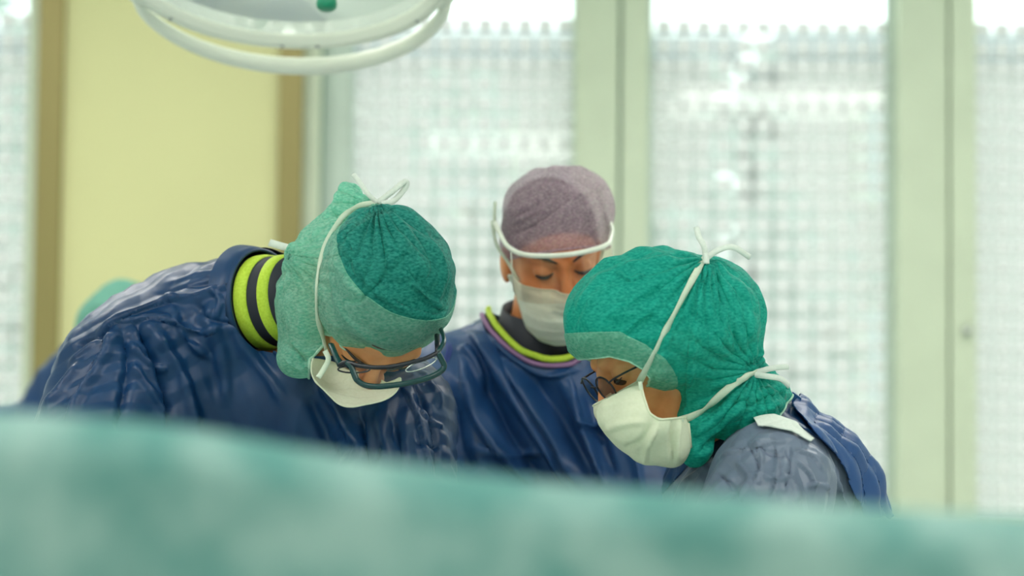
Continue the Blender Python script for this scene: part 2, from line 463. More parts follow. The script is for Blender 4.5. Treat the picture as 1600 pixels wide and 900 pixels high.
def lay(tree, pix, Y, off=0.0015, n=8):
    """points and normals where a line drawn over the surface (seen from the camera) touches it"""
    ln = smoothline(pix, n); pts = []; nr = []
    for (x, y) in ln:
        d = P(x, y, Y) - CO; d /= np.linalg.norm(d)
        h = tree.ray_cast(Vector(CO), Vector(d))
        if h[0] is None: continue
        nn = np.array(h[1]);
        if nn @ d > 0: nn = -nn
        pts.append(np.array(h[0]) + nn * off); nr.append(nn)
    pts = np.array(pts); nr = np.array(nr)
    for _ in range(3):
        pts[1:-1] = (pts[:-2] + 2 * pts[1:-1] + pts[2:]) / 4; nr[1:-1] = (nr[:-2] + 2 * nr[1:-1] + nr[2:]) / 4
    return pts, nr

# ------------------------------------------------------------------ THE ROOM
YW = 6.5                       # plane of the window wall
def structure(name, mb, m, parent=None):
    o = mb.build(name, m, parent, smooth=False)
    if parent is None: o['kind'] = 'structure'
    return o
def wallmat(name, c, rough=0.7, sc=6, amt=0.03):
    m = mat(name, c, rough); b = m.node_tree.nodes['Principled BSDF']
    cc, f, _ = noise_mix(m, tuple(x * (1 - amt) for x in c), tuple(min(1, x * (1 + amt)) for x in c), sc, 4)
    L(m, cc, b.inputs['Base Color']); return m
M['wall'] = wallmat('wall_paint', (0.76, 0.80, 0.76)); M['ceil'] = wallmat('ceiling_paint', (0.80, 0.86, 0.82))
M['floor'] = wallmat('floor_vinyl', (0.66, 0.72, 0.68), 0.35, 3, 0.12)
M['panel'] = wallmat('yellow_panel', (0.74, 0.72, 0.38), 0.5, 2, 0.02)
M['olive'] = mat('brushed_olive_metal', (0.31, 0.26, 0.10), 0.42, 0.35)
M['frame_pale'] = wallmat('window_frame_paint', (0.66, 0.73, 0.58), 0.45)
M['frame_grey'] = wallmat('window_reveal_paint', (0.58, 0.67, 0.62), 0.45)
M['gasket'] = mat('window_gasket', (0.22, 0.34, 0.27), 0.6)
M['metal'] = mat('steel', (0.6, 0.62, 0.62), 0.25, 1.0)
XL, XR, YB, ZT = -3.0, 3.4, -2.6, 3.1
ZS = 1.0                        # window sill height
def X_(px): return P(px, 450, YW)[0]
structure('floor', MB().box((XL, YB, -0.1), (XR, YW + 0.3, 0)), M['floor'])
structure('ceiling', MB().box((XL, YB, ZT), (XR, YW + 0.3, ZT + 0.1)), M['ceil'])
structure('wall_left', MB().box((XL - 0.1, YB, 0), (XL, YW + 0.3, ZT)), M['wall'])
structure('wall_right', MB().box((XR, YB, 0), (XR + 0.1, YW + 0.3, ZT)), M['wall'])
structure('wall_back', MB().box((XL, YB - 0.1, 0), (XR, YB, ZT)), M['wall'])
wf = MB().box((XL, YW, 0), (XR, YW + 0.25, ZS - 0.04)).box((XL, YW, 2.98), (XR, YW + 0.25, ZT))
structure('wall_front', wf, M['wall'])
structure('trim_1', MB().box((XL, YW - 0.06, ZS - 0.04), (XR, YW + 0.16, ZS)), M['frame_pale'])
# yellow wall panel between two brushed strips
pan = structure('wall_panel', MB().box((X_(93), YW - 0.02, ZS), (X_(440), YW + 0.22, 2.98)), M['panel'])
for i, (a, b) in enumerate(((59, 96), (436, 470))):
    mb = MB().box((X_(a), YW - 0.05, ZS), (X_(b), YW + 0.2, 2.98)).box((X_(a) - .004, YW - 0.045, ZS), (X_(a), YW + .2, 2.98))
    structure('trim_%d' % (i + 2), mb, M['olive'])
# window uprights
def post(n, cols):
    """cols: (px0, px1, front offset in m, material)"""
    root = None
    for j, (a, b, dy, m) in enumerate(cols):
        o = MB().box((X_(a), YW + dy, ZS), (X_(b), YW + 0.2, 2.98))
        if j == 0: root = structure('trim_%d' % n, o, m)
        else: o.build('mullion_strip' if m is not M['gasket'] else 'gasket', m, root, smooth=False)
    return root
post(4, [(36, 59, 0.0, M['frame_pale'])])
post(5, [(470, 496, 0.0, M['frame_pale']), (496.5, 541, 0.07, M['frame_grey']), (496, 498, 0.05, M['gasket'])])
post(6, [(897, 964, 0.0, M['frame_pale']), (970, 1010, 0.0, M['frame_pale']), (964, 970, 0.02, M['gasket'])])
post(7, [(1404, 1481, 0.0, M['frame_pale']), (1485, 1524, -0.012, M['frame_pale']), (1481, 1485, 0.03, M['gasket'])])
# small catch on the right upright
cz = P(1508, 517, YW)
MB().lathe([(0, -.03), (.012, -.03), (.014, -.006), (.009, 0.0), (.0, 0.0)], 16, np.array([[1, 0, 0], [0, 0, -1], [0, 1, 0]]).T, (cz[0], YW - 0.015, cz[2])).build('window_catch', M['metal'], bpy.data.objects['trim_7'])
# glass with a film of frosted squares
def glass_film():
    m = bpy.data.materials.new('glass_with_frosted_squares'); m.use_nodes = True; nt = m.node_tree
    out = nt.nodes['Material Output']; nt.nodes.remove(nt.nodes['Principled BSDF'])
    tc = N(m, 'ShaderNodeTexCoord'); sx = N(m, 'ShaderNodeSeparateXYZ'); L(m, tc.outputs['Object'], sx.inputs[0])
    PITCH = 0.0622
    def math_(op, a, b=None, c=None):
        n = N(m, 'ShaderNodeMath', operation=op)
        for i, x in enumerate((a, b, c)):
            if x is None: continue
            if isinstance(x, (int, float)): n.inputs[i].default_value = x
            else: L(m, x, n.inputs[i])
        return n.outputs[0]
    def cellmask(s, off):
        fr = math_('FRACT', math_('DIVIDE', math_('ADD', s, 10.0 + off), PITCH))
        return math_('LESS_THAN', math_('ABSOLUTE', math_('SUBTRACT', fr, 0.5)), 0.375)
    k = math_('MULTIPLY', cellmask(sx.outputs[0], 0.012), cellmask(sx.outputs[2], 0.0))
    k = math_('MULTIPLY', k, math_('LESS_THAN', sx.outputs[2], 2.555))
    tl = N(m, 'ShaderNodeBsdfTranslucent', i_Color=(0.465, 0.47, 0.465, 1)); df = N(m, 'ShaderNodeBsdfDiffuse', i_Color=(0.30, 0.31, 0.305, 1))
    fro = N(m, 'ShaderNodeAddShader'); L(m, tl.outputs[0], fro.inputs[0]); L(m, df.outputs[0], fro.inputs[1])
    tp = N(m, 'ShaderNodeBsdfTransparent', i_Color=(0.83, 0.89, 0.865, 1)); gl = N(m, 'ShaderNodeBsdfGlossy', i_Roughness=0.02)
    cg = N(m, 'ShaderNodeMixShader', i_0=0.05); L(m, tp.outputs[0], cg.inputs[1]); L(m, gl.outputs[0], cg.inputs[2])
    hz = N(m, 'ShaderNodeMixShader'); L(m, math_('MULTIPLY', math_('LESS_THAN', sx.outputs[2], 2.555), 0.10), hz.inputs[0])   # the film carrier between the squares is slightly hazy
    L(m, cg.outputs[0], hz.inputs[1]); L(m, fro.outputs[0], hz.inputs[2])
    mx = N(m, 'ShaderNodeMixShader'); L(m, k, mx.inputs[0]); L(m, hz.outputs[0], mx.inputs[1]); L(m, fro.outputs[0], mx.inputs[2])
    L(m, mx.outputs[0], out.inputs[0]); return m
M['film'] = glass_film()
for i, (a, b) in enumerate(((None, 36), (541, 897), (1010, 1404), (1524, None))):
    x0 = XL if a is None else X_(a); x1 = XR if b is None else X_(b)
    structure('window_%d' % (i + 1), MB().box((x0, YW + 0.12, ZS), (x1, YW + 0.126, 2.98)), M['film'])
    w = bpy.data.objects['window_%d' % (i + 1)]
    t = 0.02 if i != 1 else 0.008
    for xa, xb in ((x0, x0 + t), (x1 - t, x1)):
        MB().box((xa, YW + 0.09, ZS), (xb, YW + 0.119, 2.98)).build('window_bead', M['frame_grey'], w, smooth=False)
# ceiling light panels; the last is a fill added behind the camera
def emis(name, c, s):
    m = bpy.data.materials.new(name); m.use_nodes = True; nt = m.node_tree; nt.nodes.remove(nt.nodes['Principled BSDF'])
    e = N(m, 'ShaderNodeEmission', i_Color=(*c, 1), i_Strength=s); L(m, e.outputs[0], nt.nodes['Material Output'].inputs[0]); return m
M['lampglow'] = emis('ceiling_panel_glow', (1.0, 0.98, 0.90), CEIL_STRENGTH)
spots = [(-1.5, 1.2), (1.5, 1.2), (-1.4, 4.4), (1.4, 4.4), (0, -0.9)]
lbl = ['ceiling light panel over the left of the drape', 'ceiling light panel over the right of the drape',
       'ceiling light panel before the yellow wall panel', 'ceiling light panel before the right hand windows', 'added fill light panel behind the camera, nearest the back wall']
for (x, y), lb in zip(spots, lbl):
    t = thing('ceiling_light', lb, 'ceiling light', (x, y, ZT), 'ceiling light panels')
    MB().box((x - .62, y - .62, ZT - .03), (x + .62, y - .58, ZT)).box((x - .62, y + .58, ZT - .03), (x + .62, y + .62, ZT)).box((x - .62, y - .58, ZT - .03), (x - .58, y + .58, ZT)).box((x + .58, y - .58, ZT - .03), (x + .62, y + .58, ZT)).build('frame', M['visor_frame'], t, smooth=False)
    MB().box((x - .58, y - .58, ZT - .02), (x + .58, y + .58, ZT - .001)).build('diffuser', M['lampglow'], t, smooth=False)

# ------------------------------------------------------------------ OUTSIDE
gm = wallmat('outdoor_ground', (0.42, 0.45, 0.42), 0.9, 1)
structure('ground', MB().box((-40, YW + 0.4, -3.3), (40, 70, -3.2)), gm)
fm = wallmat('pale_render', (0.40, 0.39, 0.37), 0.9, 1)
def building(x0, x1, y, top, label):
    bt = thing('building', label, 'building', ((x0 + x1) / 2, y, -3.2), 'pale buildings outside')
    MB().box((x0, y, -3.2), (x1, y + 8, top)).build('wall', fm, bt, smooth=False)
    MB().box((x0 - .3, y - .35, top), (x1 + .3, y + 8.3, top + .35)).build('roof', M['roof'], bt, smooth=False)
    n = int((x1 - x0) / 2.6)
    for r in range(3):
        for c in range(n):
            x = x0 + .9 + c * 2.6; z = -1.6 + r * 2.9
            w = MB().box((x, y - .05, z), (x + 1.1, y + .02, z + 1.5)).build('window', M['frame_pale'], bt, smooth=False)
            MB().box((x + .08, y - .07, z + .08), (x + 1.02, y - .04, z + 1.42)).build('pane', M['blind'], w, smooth=False)
M['roof'] = mat('slate_roof', (0.26, 0.30, 0.33), 0.8); M['blind'] = mat('pale_blind', (0.40, 0.44, 0.44), 0.5)
building(-15, 3.1, 32, 6.55, 'long pale building outside behind the left and middle windows')
building(3.95, 19, 30, 6.25, 'pale building outside behind the right hand windows')
M['leaf'] = cloth_mat('leaves', (0.34, 0.42, 0.38), (0.46, 0.52, 0.49), 3, 0.35); M['bark'] = mat('bark', (0.12, 0.10, 0.08), 0.9)
def tree(x, y, h, r, label, seed):
    rs = np.random.RandomState(seed)
    t = thing('tree', label, 'tree', (x, y, -3.2), 'trees outside the windows')
    mb = MB(); mb.tube([(x, y, -3.2), (x + .1, y, -3.2 + h * .4), (x, y, -3.2 + h * .8)], [0.16, 0.11, 0.04])
    for k in range(9):
        a = rs.rand() * 6.28; z0 = -3.2 + h * (0.3 + .5 * rs.rand()); mb.tube([(x, y, z0), (x + math.cos(a) * r * .7, y + math.sin(a) * r * .7, z0 + r * .6)], [0.05, 0.015])
    mb.build('trunk', M['bark'], t)
    fo = MB(); n = 900
    for k in range(n):
        d = rs.randn(3); d /= np.linalg.norm(d); q = rs.rand() ** 0.45 * (0.75 + 0.35 * math.sin(5 * d[0] + seed) * math.cos(4 * d[2] + 2 * seed))
        c = np.array([x, y, -3.2 + h * .68]) + d * q * np.array([r, r, h * .36])
        u = rs.randn(3); u /= np.linalg.norm(u); w = np.cross(u, rs.randn(3)); w /= np.linalg.norm(w); s = 0.07 + .08 * rs.rand()
        fo.add([c - u * s * 1.6, c + w * s * .6, c + u * s * 1.6, c - w * s * .6], [(0, 1, 2, 3)])
    fo.build('foliage', M['leaf'], t, smooth=False)
tree(1.55, 15.5, 6.9, 1.25, 'leafy tree outside behind the window right of the mauve cap', 1)
tree(-.4, 19, 8.0, 1.5, 'leafy tree outside behind the window over the mauve cap', 2)
tree(-4.7, 17, 8.5, 1.6, 'leafy tree outside behind the window at the far left', 3)

# ------------------------------------------------------------------ PEOPLE
def head_frame(yaw, pitch, roll):
    """columns: person's right, forward, up.  yaw + turns to the right of the picture, pitch + bows down"""
    y, p, r = (math.radians(a) for a in (yaw, pitch, roll))
    F = np.array([0, -math.cos(p), -math.sin(p)]); U = np.array([0, -math.sin(p), math.cos(p)]); R = np.array([-1.0, 0, 0])
    Ry = np.array([[math.cos(r), 0, math.sin(r)], [0, 1, 0], [-math.sin(r), 0, math.cos(r)]])
    Rz = np.array([[math.cos(y), -math.sin(y), 0], [math.sin(y), math.cos(y), 0], [0, 0, 1]])
    return Rz @ Ry @ np.stack([R, F, U], 1)
def head_sdf(q, female=False):
    d = sd_ell(q, (0, -.012, .035), (.075, .095, .088))
    d = smin(d, sd_ell(q, (0, .026, -.03), (.062, .066, .088)), .03)
    d = smin(d, sd_ell(q, (0, .050, -.088), (.038, .040, .030)), .03)
    for s in (-1, 1):
        d = smin(d, sd_cap(q, (s * .046, .060, -.022), (s * .030, .078, -.028), .014, .012), .018)
        d = smax(d, -sd_ell(q, (s * .032, .100, .012), (.020, .018, .013)), .012)
        d = smin(d, sd_ell(q, (s * .032, .076, .010), (.015, .0145, .0125)), .004)
        d = smin(d, sd_ell(q, (s * .076, -.004, -.008), (.009, .020, .031)), .006)
        d = smin(d, sd_cap(q, (s * .014, .086, .030), (s * .046, .070, .034), .009, .008), .012)
        d = smin(d, sd_ell(q, (s * .012, .104, -.034), (.009, .011, .008)), .007)
    d = smin(d, sd_cap(q, (0, .090, .016), (0, .113, -.026), .0075, .0105), .010)
    d = smin(d, sd_cap(q, (-.018, .088, -.062), (.018, .088, -.062), .008, .008), .008)
    return d
def finger_sdf(p, W, Hd, side):
    """a curled hand at W pointing along Hd, with four fingers and a thumb"""
    Hd = np.asarray(Hd, float); Hd /= np.linalg.norm(Hd)
    S = np.cross(Hd, (0, 0, 1.0)); S /= np.linalg.norm(S); D = np.cross(S, Hd)
    if D[2] > 0: D = -D
    d = sd_cap(p, W, W + Hd * .05, .026, .030)
    for k in range(4):
        o = W + Hd * .075 + S * ((k - 1.5) * .019); ln = (.036, .043, .041, .032)[k]
        a = o + (Hd * .85 + D * .5) * ln; b = a + (Hd * .35 + D * .93) * ln * .75; c = b + (-Hd * .1 + D) * ln * .5
        d = smin(d, sd_cap(p, o - Hd * .02, a, .0095, .0088), .006)
        d = smin(d, sd_cap(p, a, b, .0088, .0080), .002); d = smin(d, sd_cap(p, b, c, .0080, .0072), .002)
    t0 = W + Hd * .02 - S * side * .026; t1 = t0 + Hd * .034 - S * side * .022 + D * .015; t2 = t1 + Hd * .030 + D * .012
    d = smin(d, sd_cap(p, t0, t1, .012, .010), .006); d = smin(d, sd_cap(p, t1, t2, .010, .008), .002)
    return d
def mesh_from(F, X, Y, Z, rel=2):
    v, q = isosurface(F, X, Y, Z); return relax(v, q, rel), q
def yz_at(pix, C, Mh, xl):
    """photo pixels -> (forward, up) coordinates in the plane x = xl of the head"""
    out = []
    for (x, y) in pix:
        d = P(x, y, 3.0) - CO; a = Mh[:, 0]
        t = ((C - CO) @ a + xl) / (d @ a); q = (CO + d * t - C) @ Mh; out.append((q[1], q[2]))
    return out
def pe(px, py, Y, rx, ry, dep):
    return (P(px, py, Y), (px2m(rx, Y), dep, px2m(ry, Y)))
def union_ell(p, lst, k):
    d = None
    for e in lst:
        if len(e) == 2: x = sd_ell(p, e[0], e[1])
        else: x = sd_cap(p, e[0], e[1], e[2], e[3])
        d = x if d is None else smin(d, x, k)
    return d
def bounds(v, pad): return [axis(v[:, i].min() - pad, v[:, i].max() + pad, 1) for i in range(3)]

class Person:
    def __init__(s, label, feet, C, ang, joints, scale=1.0):
        s.root = thing('person', label, 'person', feet)
        s.C = np.array(C); s.M = head_frame(*ang); s.j = {k: np.array(v, float) for k, v in joints.items()}; s.s = scale; s.tr = (.12, .14)
    def q(s, p): return ((p - s.C.astype(np.float32)) @ s.M.astype(np.float32)) / s.s
    def body(s):
        j = s.j
        def F(p):
            d = head_sdf(s.q(p)) * s.s
            nb = s.C + s.M @ np.array([0, -.030, -.055]) * s.s
            d = smin(d, sd_cap(p, nb, j['neck'], .050 * s.s, .052), .025)
            t = sd_cap(p, j['neck'] , j['chest'], .06, s.tr[0])
            t = smin(t, sd_cap(p, j['chest'], j['pelvis'], s.tr[0], s.tr[1]), .05)
            for a in 'RL':
                t = smin(t, sd_cap(p, j['neck'] * .55 + j['sh' + a] * .45, j['sh' + a], .05, .055), .05)
                t = smin(t, sd_cap(p, j['sh' + a], j['el' + a], .052, .040), .03)
                t = smin(t, sd_cap(p, j['el' + a], j['wr' + a], .040, .026), .02)
                t = smin(t, finger_sdf(p, j['wr' + a], j['wr' + a] - j['el' + a], 1 if a == 'R' else -1), .01)
                t = smin(t, sd_cap(p, j['hip' + a], j['kn' + a], .078, .052), .04)
                t = smin(t, sd_cap(p, j['kn' + a], j['an' + a], .055, .035), .03)
                f = j['an' + a] + s.foot * .13; f[2] = .035
                t = smin(t, sd_cap(p, j['an' + a] * [1, 1, 0] + [0, 0, .045], f, .040, .034), .03)
            return smin(d, t, .03)
        pts = np.array(list(j.values()) + [s.C])
        lo = pts.min(0) - .22; hi = pts.max(0) + .22; lo[2] = -.02
        c = s.C; X = axis(lo[0], hi[0], .012, (c[0] - .12, c[0] + .12), .003)
        Y = axis(lo[1], hi[1], .012, (c[1] - .14, c[1] + .12), .003); Z = axis(lo[2], hi[2], .012, (c[2] - .15, c[2] + .1), .003)
        v, q = mesh_from(F, X, Y, Z, 1)
        v[:, 2] = np.maximum(v[:, 2], 0.0)
        s.bv, s.bq = v, q
        s.bodyo = link_mesh('body', v, q, M['skin'], s.root)
        return s
    def eyes(s, brows=True, lr=1.0):
        for sg in (-1, 1):
            l2w = lambda a: s.C + s.M @ (np.array(a) * s.s)
            t = np.linspace(-1, 1, 9)
            arc = [l2w((sg * .032 + .0145 * u, .0905 - .006 * u * u, .0085 - .004 * (1 - u * u))) for u in t]
            MB().tube(arc, np.array([.0006, .0011, .0015, .0018, .0018, .0018, .0015, .0011, .0006]) * lr, 6).build('eyelash', M['hair'], s.root)
            if not brows: continue
            brow = [l2w((sg * (.013 + .036 * u), .0975 - .016 * u * u - .006 * u, .030 + .008 * math.sin(u * 2.6))) for u in np.linspace(0, 1, 9)]
            MB().tube(brow, [.002, .0034, .004, .004, .0037, .0033, .0028, .002, .001], 6, .55).build('eyebrow', M['hair'], s.root)
    def eyeballs(s):
        """a sliver of the open eye under the lid"""
        for sg in (-1, 1):
            c = s.C + s.M @ (np.array((sg * .032, .0800, .0070)) * s.s); ey = None
            for nm, r, off, m in (('eye', .0112, 0, M['eye']), ('iris', .0060, .0062, M['iris'])):
                cc = c + s.M @ np.array([-sg * .0, off, -off * .25]); vs = []; n = 16
                for a in range(n + 1):
                    for b in range(n):
                        t, u = math.pi * a / n, 2 * math.pi * b / n; vs.append(cc + r * np.array([math.sin(t) * math.cos(u), math.sin(t) * math.sin(u), math.cos(t)]))
                o = link_mesh(nm, vs, [(a * n + b, a * n + (b + 1) % n, (a + 1) * n + (b + 1) % n, (a + 1) * n + b) for a in range(n) for b in range(n)], m, ey or s.root)
                ey = ey or o
    def hair(s, hi=0.006):
        def F(p):
            q = s.q(p); d = sd_ell(q, (0, -.012, .036), (.0765, .0965, .0885)) * s.s
            return d
        st = .005; lo = s.C - .14; hi_ = s.C + .14
        v, q = mesh_from(F, *[axis(lo[i], hi_[i], st) for i in range(3)])
        ql = s.q(v); g = np.minimum(.050 + 1.0 * ql[:, 2] - .6 * ql[:, 1], ql[:, 2] - .088 + (.09 - ql[:, 1]) * 1.1)
        v, f = clip(v, q, g)
        n = vnormals(v, f); v = v + n * (.0015 * ridged(v @ np.diag([1, 1, .3]), 60, 2))[:, None]
        link_mesh('hair', v, f, M['hair'], s.root)
    def cloth(s, name, F, lo, hi, step, m, keep=None, strokes=(), noise=None, rel=2, parent=None, facing=.12):
        v, q = mesh_from(F, *[axis(lo[i], hi[i], step) for i in range(3)], rel)
        if strokes: v = sculpt(v, q, strokes, facing)
        if noise is not None: v = v + vnormals(v, q) * noise(v)[:, None]
        if keep is not None: v, q = clip(v, q, keep(v))
        o = link_mesh(name, v, q, m, parent or s.root)
        return v, q, o
def hem(v, f, m, parent, r=.0013, name='hem', minlen=30, sel=None):
    for lp in loops(tris(f))[:2]:
        if len(lp) < minlen: continue
        pts = v[lp]
        for _ in range(2): pts = (np.roll(pts, 1, 0) + 2 * pts + np.roll(pts, -1, 0)) / 4
        keep = np.linalg.norm(np.roll(pts, -1, 0) - pts, axis=1) > 2e-4
        pts = pts[keep][::2]
        MB().tube(pts, r, 6, closed=True).build(name, m, parent)
def hullbox(ells, pad=.02):
    lo = np.min([np.array(e[0]) - (e[1] if len(e) == 2 else e[2]) for e in ells] + [np.array(e[0]) - np.array(e[1]) if len(e) == 2 else np.array(e[1]) - e[3] for e in ells], 0) - pad
    hi = np.max([np.array(e[0]) + (e[1] if len(e) == 2 else e[2]) for e in ells] + [np.array(e[0]) + np.array(e[1]) if len(e) == 2 else np.array(e[1]) + e[3] for e in ells], 0) + pad
    return lo, hi
def legs(pelvis, yawdeg):
    a = math.radians(yawdeg); sx = np.array([math.cos(a), math.sin(a), 0]); out = {}
    for k, sg in (('R', -1), ('L', 1)):
        h = np.array(pelvis) + sx * sg * .075 - [0, 0, .05]; out['hip' + k] = h
        out['kn' + k] = h * [1, 1, 0] + [0, 0, .50] + sx * sg * .02; out['an' + k] = h * [1, 1, 0] + [0, 0, .085] + sx * sg * .03 + [0, .02, 0]
    return out
def gown_F(j_, extra=(), body=(.135, .17, .24), arm=(.075, .062, .045), k=.05, kex=.035):
    j = {a: np.array(b, float) for a, b in j_.items()}
    def F(p):
        d = sd_cap(p, j['neck'], j['chest'], body[0] * .6, body[0])
        d = smin(d, sd_cap(p, j['chest'], j['pelvis'], body[0], body[1]), k)
        d = smin(d, sd_cap(p, j['pelvis'], j['pelvis'] * [1, 1, 0] + [0, 0, .35], body[1], body[2]), k)
        for a in 'RL':
            m = j['neck'] * .5 + j['sh' + a] * .5
            d = smin(d, sd_cap(p, m, j['sh' + a], arm[0], arm[0]), k)
            d = smin(d, sd_cap(p, j['sh' + a], j['el' + a], arm[0], arm[1]), k * .6)
            d = smin(d, sd_cap(p, j['el' + a], j['wr' + a], arm[1], arm[2]), k * .5)
        for e in extra:
            x = sd_ell(p, e[0], e[1]) if len(e) == 2 else sd_cap(p, *e)
            d = smin(d, x, kex)
        return d
    return F
def jbox(j, pad, zmin): 
    pts = np.array([v for k, v in j.items() if k[:2] not in ('kn', 'an')]); lo = pts.min(0) - pad; hi = pts.max(0) + pad
    lo[2] = zmin; return lo, hi
def gown_grid(j, pad, zmin, zfine, step, coarse):
    lo, hi = jbox(j, pad, zmin)
    return axis(lo[0], hi[0], step), axis(lo[1], hi[1], step), axis(lo[2], hi[2], coarse, (zfine, hi[2]), step)

# ---- drapery noise shared by the gowns
def crinkle(amp1, amp2, D, seed=0):
    """folds running along direction D plus finer crumples"""
    D = np.asarray(D, float); D /= np.linalg.norm(D)
    def f(v):
        q = v - np.outer(v @ D, D) * .86
        w = np.stack([fbm(v, 6, 2, seed), fbm(v, 6, 2, seed + 1), fbm(v, 6, 2, seed + 2)], -1) * .03
        rs = np.random.RandomState(seed + 11); c = 0
        for k in range(5):
            d = rs.randn(3); d -= D * (d @ D) * .7; d /= np.linalg.norm(d); fr = rs.uniform(14, 38)
            t = (v + w * .9) @ d * fr + k; c = c + (1 - 2 * np.abs(np.mod(t, 1) * 2 - 1)) * np.clip(vnoise(v, 9 + k, seed + k) * 2.5 + .4, 0, 1)
        return amp1 * ridged(q + w, 9, 2, seed) + amp2 * c
    return f

# ================================================================= LEFT SURGEON
Y1 = 2.80
jl = dict(neck=P(405, 482, 3.02), chest=P(400, 640, 3.14), pelvis=(-.42, 3.50, .93),
          shR=P(205, 572, 2.98), elR=P(125, 790, 2.84), wrR=P(330, 905, 2.55),
          shL=P(618, 645, 2.98), elL=P(628, 830, 2.86), wrL=P(560, 930, 2.55))
jl.update(legs(jl['pelvis'], 8))
A = Person('surgeon bent over at the left, pale green hood cap, dark goggles, navy gown', (-.42, 3.45, 0), P(600, 466, 2.84), (12, 86, 8), jl, 1.0)
A.foot = np.array([.15, -1, 0]); A.body(); A.eyes(); A.hair()
def ring(c, a, r0, r1, h0, h1, e=1.15, th=.004, n=64):
    """a band round axis a from height h0 to h1"""
    a = a / np.linalg.norm(a); u = np.cross(a, (0, 0, 1.)); u /= np.linalg.norm(u); w = np.cross(u, a)
    R = np.stack([u, w * e, a], 1)
    prof = [(r0, h0), (r0 + (r1 - r0) * .5 + .001, (h0 + h1) / 2), (r1, h1), (r1 - th, h1), (r0 - th, h0), (r0, h0)]
    return MB().lathe(prof, n, R, c)
# gown
nk = P(412, 474, 2.99); ax = np.array([.80, -.52, .10]); ax /= np.linalg.norm(ax)
exl = [(P(350, 515, 3.03), nk + ax * .03, px2m(100, 3.0), .070), (P(330, 540, 3.10), (.15, .11, .11)), pe(215, 550, 3.02, 92, 84, .10), (P(640, 640, 2.97), P(650, 800, 2.9), .050, .050),
       (P(600, 660, 2.97), P(590, 800, 2.9), .055, .06), (P(170, 600, 2.96), P(105, 790, 2.86), .075, .078), (P(470, 640, 3.0), (.13, .08, .13)), (P(300, 640, 3.04), (.15, .09, .20)), (P(255, 700, 2.98), (.09, .08, .15))]
Fg = gown_F(jl, exl)
gx, gy, gz = gown_grid(jl, .17, .12, 1.12, .0055, .02)
v, q = mesh_from(Fg, gx, gy, gz, 3)
SL = [  # light ridges and dark creases of the gown
    ([(150, 528), (185, 502), (240, 480), (310, 462), (345, 448)], 6, .010, 1),
    ([(185, 505), (250, 500), (310, 520), (345, 512)], 6, .007, 1),
    ([(250, 470), (300, 468), (360, 445), (400, 440)], 5, .006, -1),
    ([(330, 452), (345, 470), (338, 500)], 5, .006), ([(300, 470), (330, 500), (360, 505), (400, 500)], 6, -.006),
    ([(178, 512), (160, 560), (125, 615), (105, 660)], 9, .012, 1), ([(190, 515), (200, 570), (190, 640), (185, 690)], 10, -.012),
    ([(210, 505), (235, 560), (255, 610), (262, 670)], 9, -.016, 1), ([(225, 500), (270, 560), (295, 620), (310, 690)], 12, .010),
    ([(195, 530), (230, 565), (262, 580)], 5, .008), ([(200, 560), (240, 620), (262, 650)], 6, .007),
    ([(130, 560), (95, 610), (60, 655)], 8, .009), ([(120, 540), (150, 530), (175, 522)], 5, -.007), ([(105, 570), (140, 540), (160, 525)], 5, .006),
    ([(270, 480), (290, 530), (330, 560)], 7, .007), ([(320, 470), (340, 530), (352, 590), (350, 640)], 14, .008), ([(350, 480), (380, 540), (420, 590), (450, 640)], 14, .006),
    ([(255, 445), (300, 432), (350, 420), (378, 418)], 5, .005), ([(240, 460), (300, 448), (345, 438)], 4, -.004),
    ([(385, 420), (378, 450), (395, 500), (430, 550), (455, 580)], 7, .006, 1), ([(362, 430), (370, 490), (400, 545), (430, 585)], 6, -.005),
    ([(500, 600), (530, 640), (560, 700)], 9, .012), ([(480, 620), (505, 670), (525, 720)], 12, -.010),
    ([(560, 640), (570, 700), (575, 760)], 8, -.010), ([(590, 640), (600, 700), (600, 760)], 10, .008), ([(625, 600), (650, 650), (665, 720), (668, 760)], 6, .008, 1),
    ([(640, 590), (665, 640), (680, 700), (682, 750)], 5, -.007), ([(655, 575), (680, 610), (690, 640)], 6, .006), ([(610, 650), (625, 700), (630, 750)], 6, -.006),
    ([(655, 640), (675, 660), (692, 668)], 4, .005), ([(650, 690), (670, 700), (690, 696)], 4, -.005)]
v, q = subdiv(v, q); v = sculpt(v, q, [(a[0], a[1] * .85, a[2] * .68) + tuple(a[3:]) for a in SL])
v = v + vnormals(v, q) * (crinkle(.0020, .0016, (-.3, .2, -1), 1)(v))[:, None]
def axial(v, c, a):
    h = (v - c) @ a; return h, np.linalg.norm((v - c) - h[:, None] * a, axis=1)
def neckcut(v, c, a, r):
    h, rad = axial(v, c, a); return np.maximum(-h, rad - r)
gfield = lambda v: neckcut(v, nk, ax, .0865)
gv, gf = biggest(*clip(v, q, gfield(v)))
gown = link_mesh('gown', gv, gf, M['gown'], A.root)
# stitched neck band of the gown
def patch(name, v, q, field, off, m, parent, hemm=None):
    n = vnormals(v, q); pv, pf = clip(v + n * off, q, field(v)); o = link_mesh(name, pv, pf, m, parent); 
    md = o.modifiers.new('thickness', 'SOLIDIFY'); md.thickness = .002; md.offset = -1
    return o
ring(nk, ax, .0870, .0775, -.028, .004, 1.0).build('neck_band', M['gown'], gown)
# collar: lime / black / lime bands round the neck
cb = ring(nk, ax, .068, .056, -.03, .084, 1.0).build('lead_collar', M['black'], A.root)
ring(nk, ax, .0680, .0655, .002, .022, 1.0).build('lime_trim', M['lime'], cb)
ring(nk, ax, .0635, .0608, .040, .057, 1.0).build('lime_trim', M['lime'], cb)
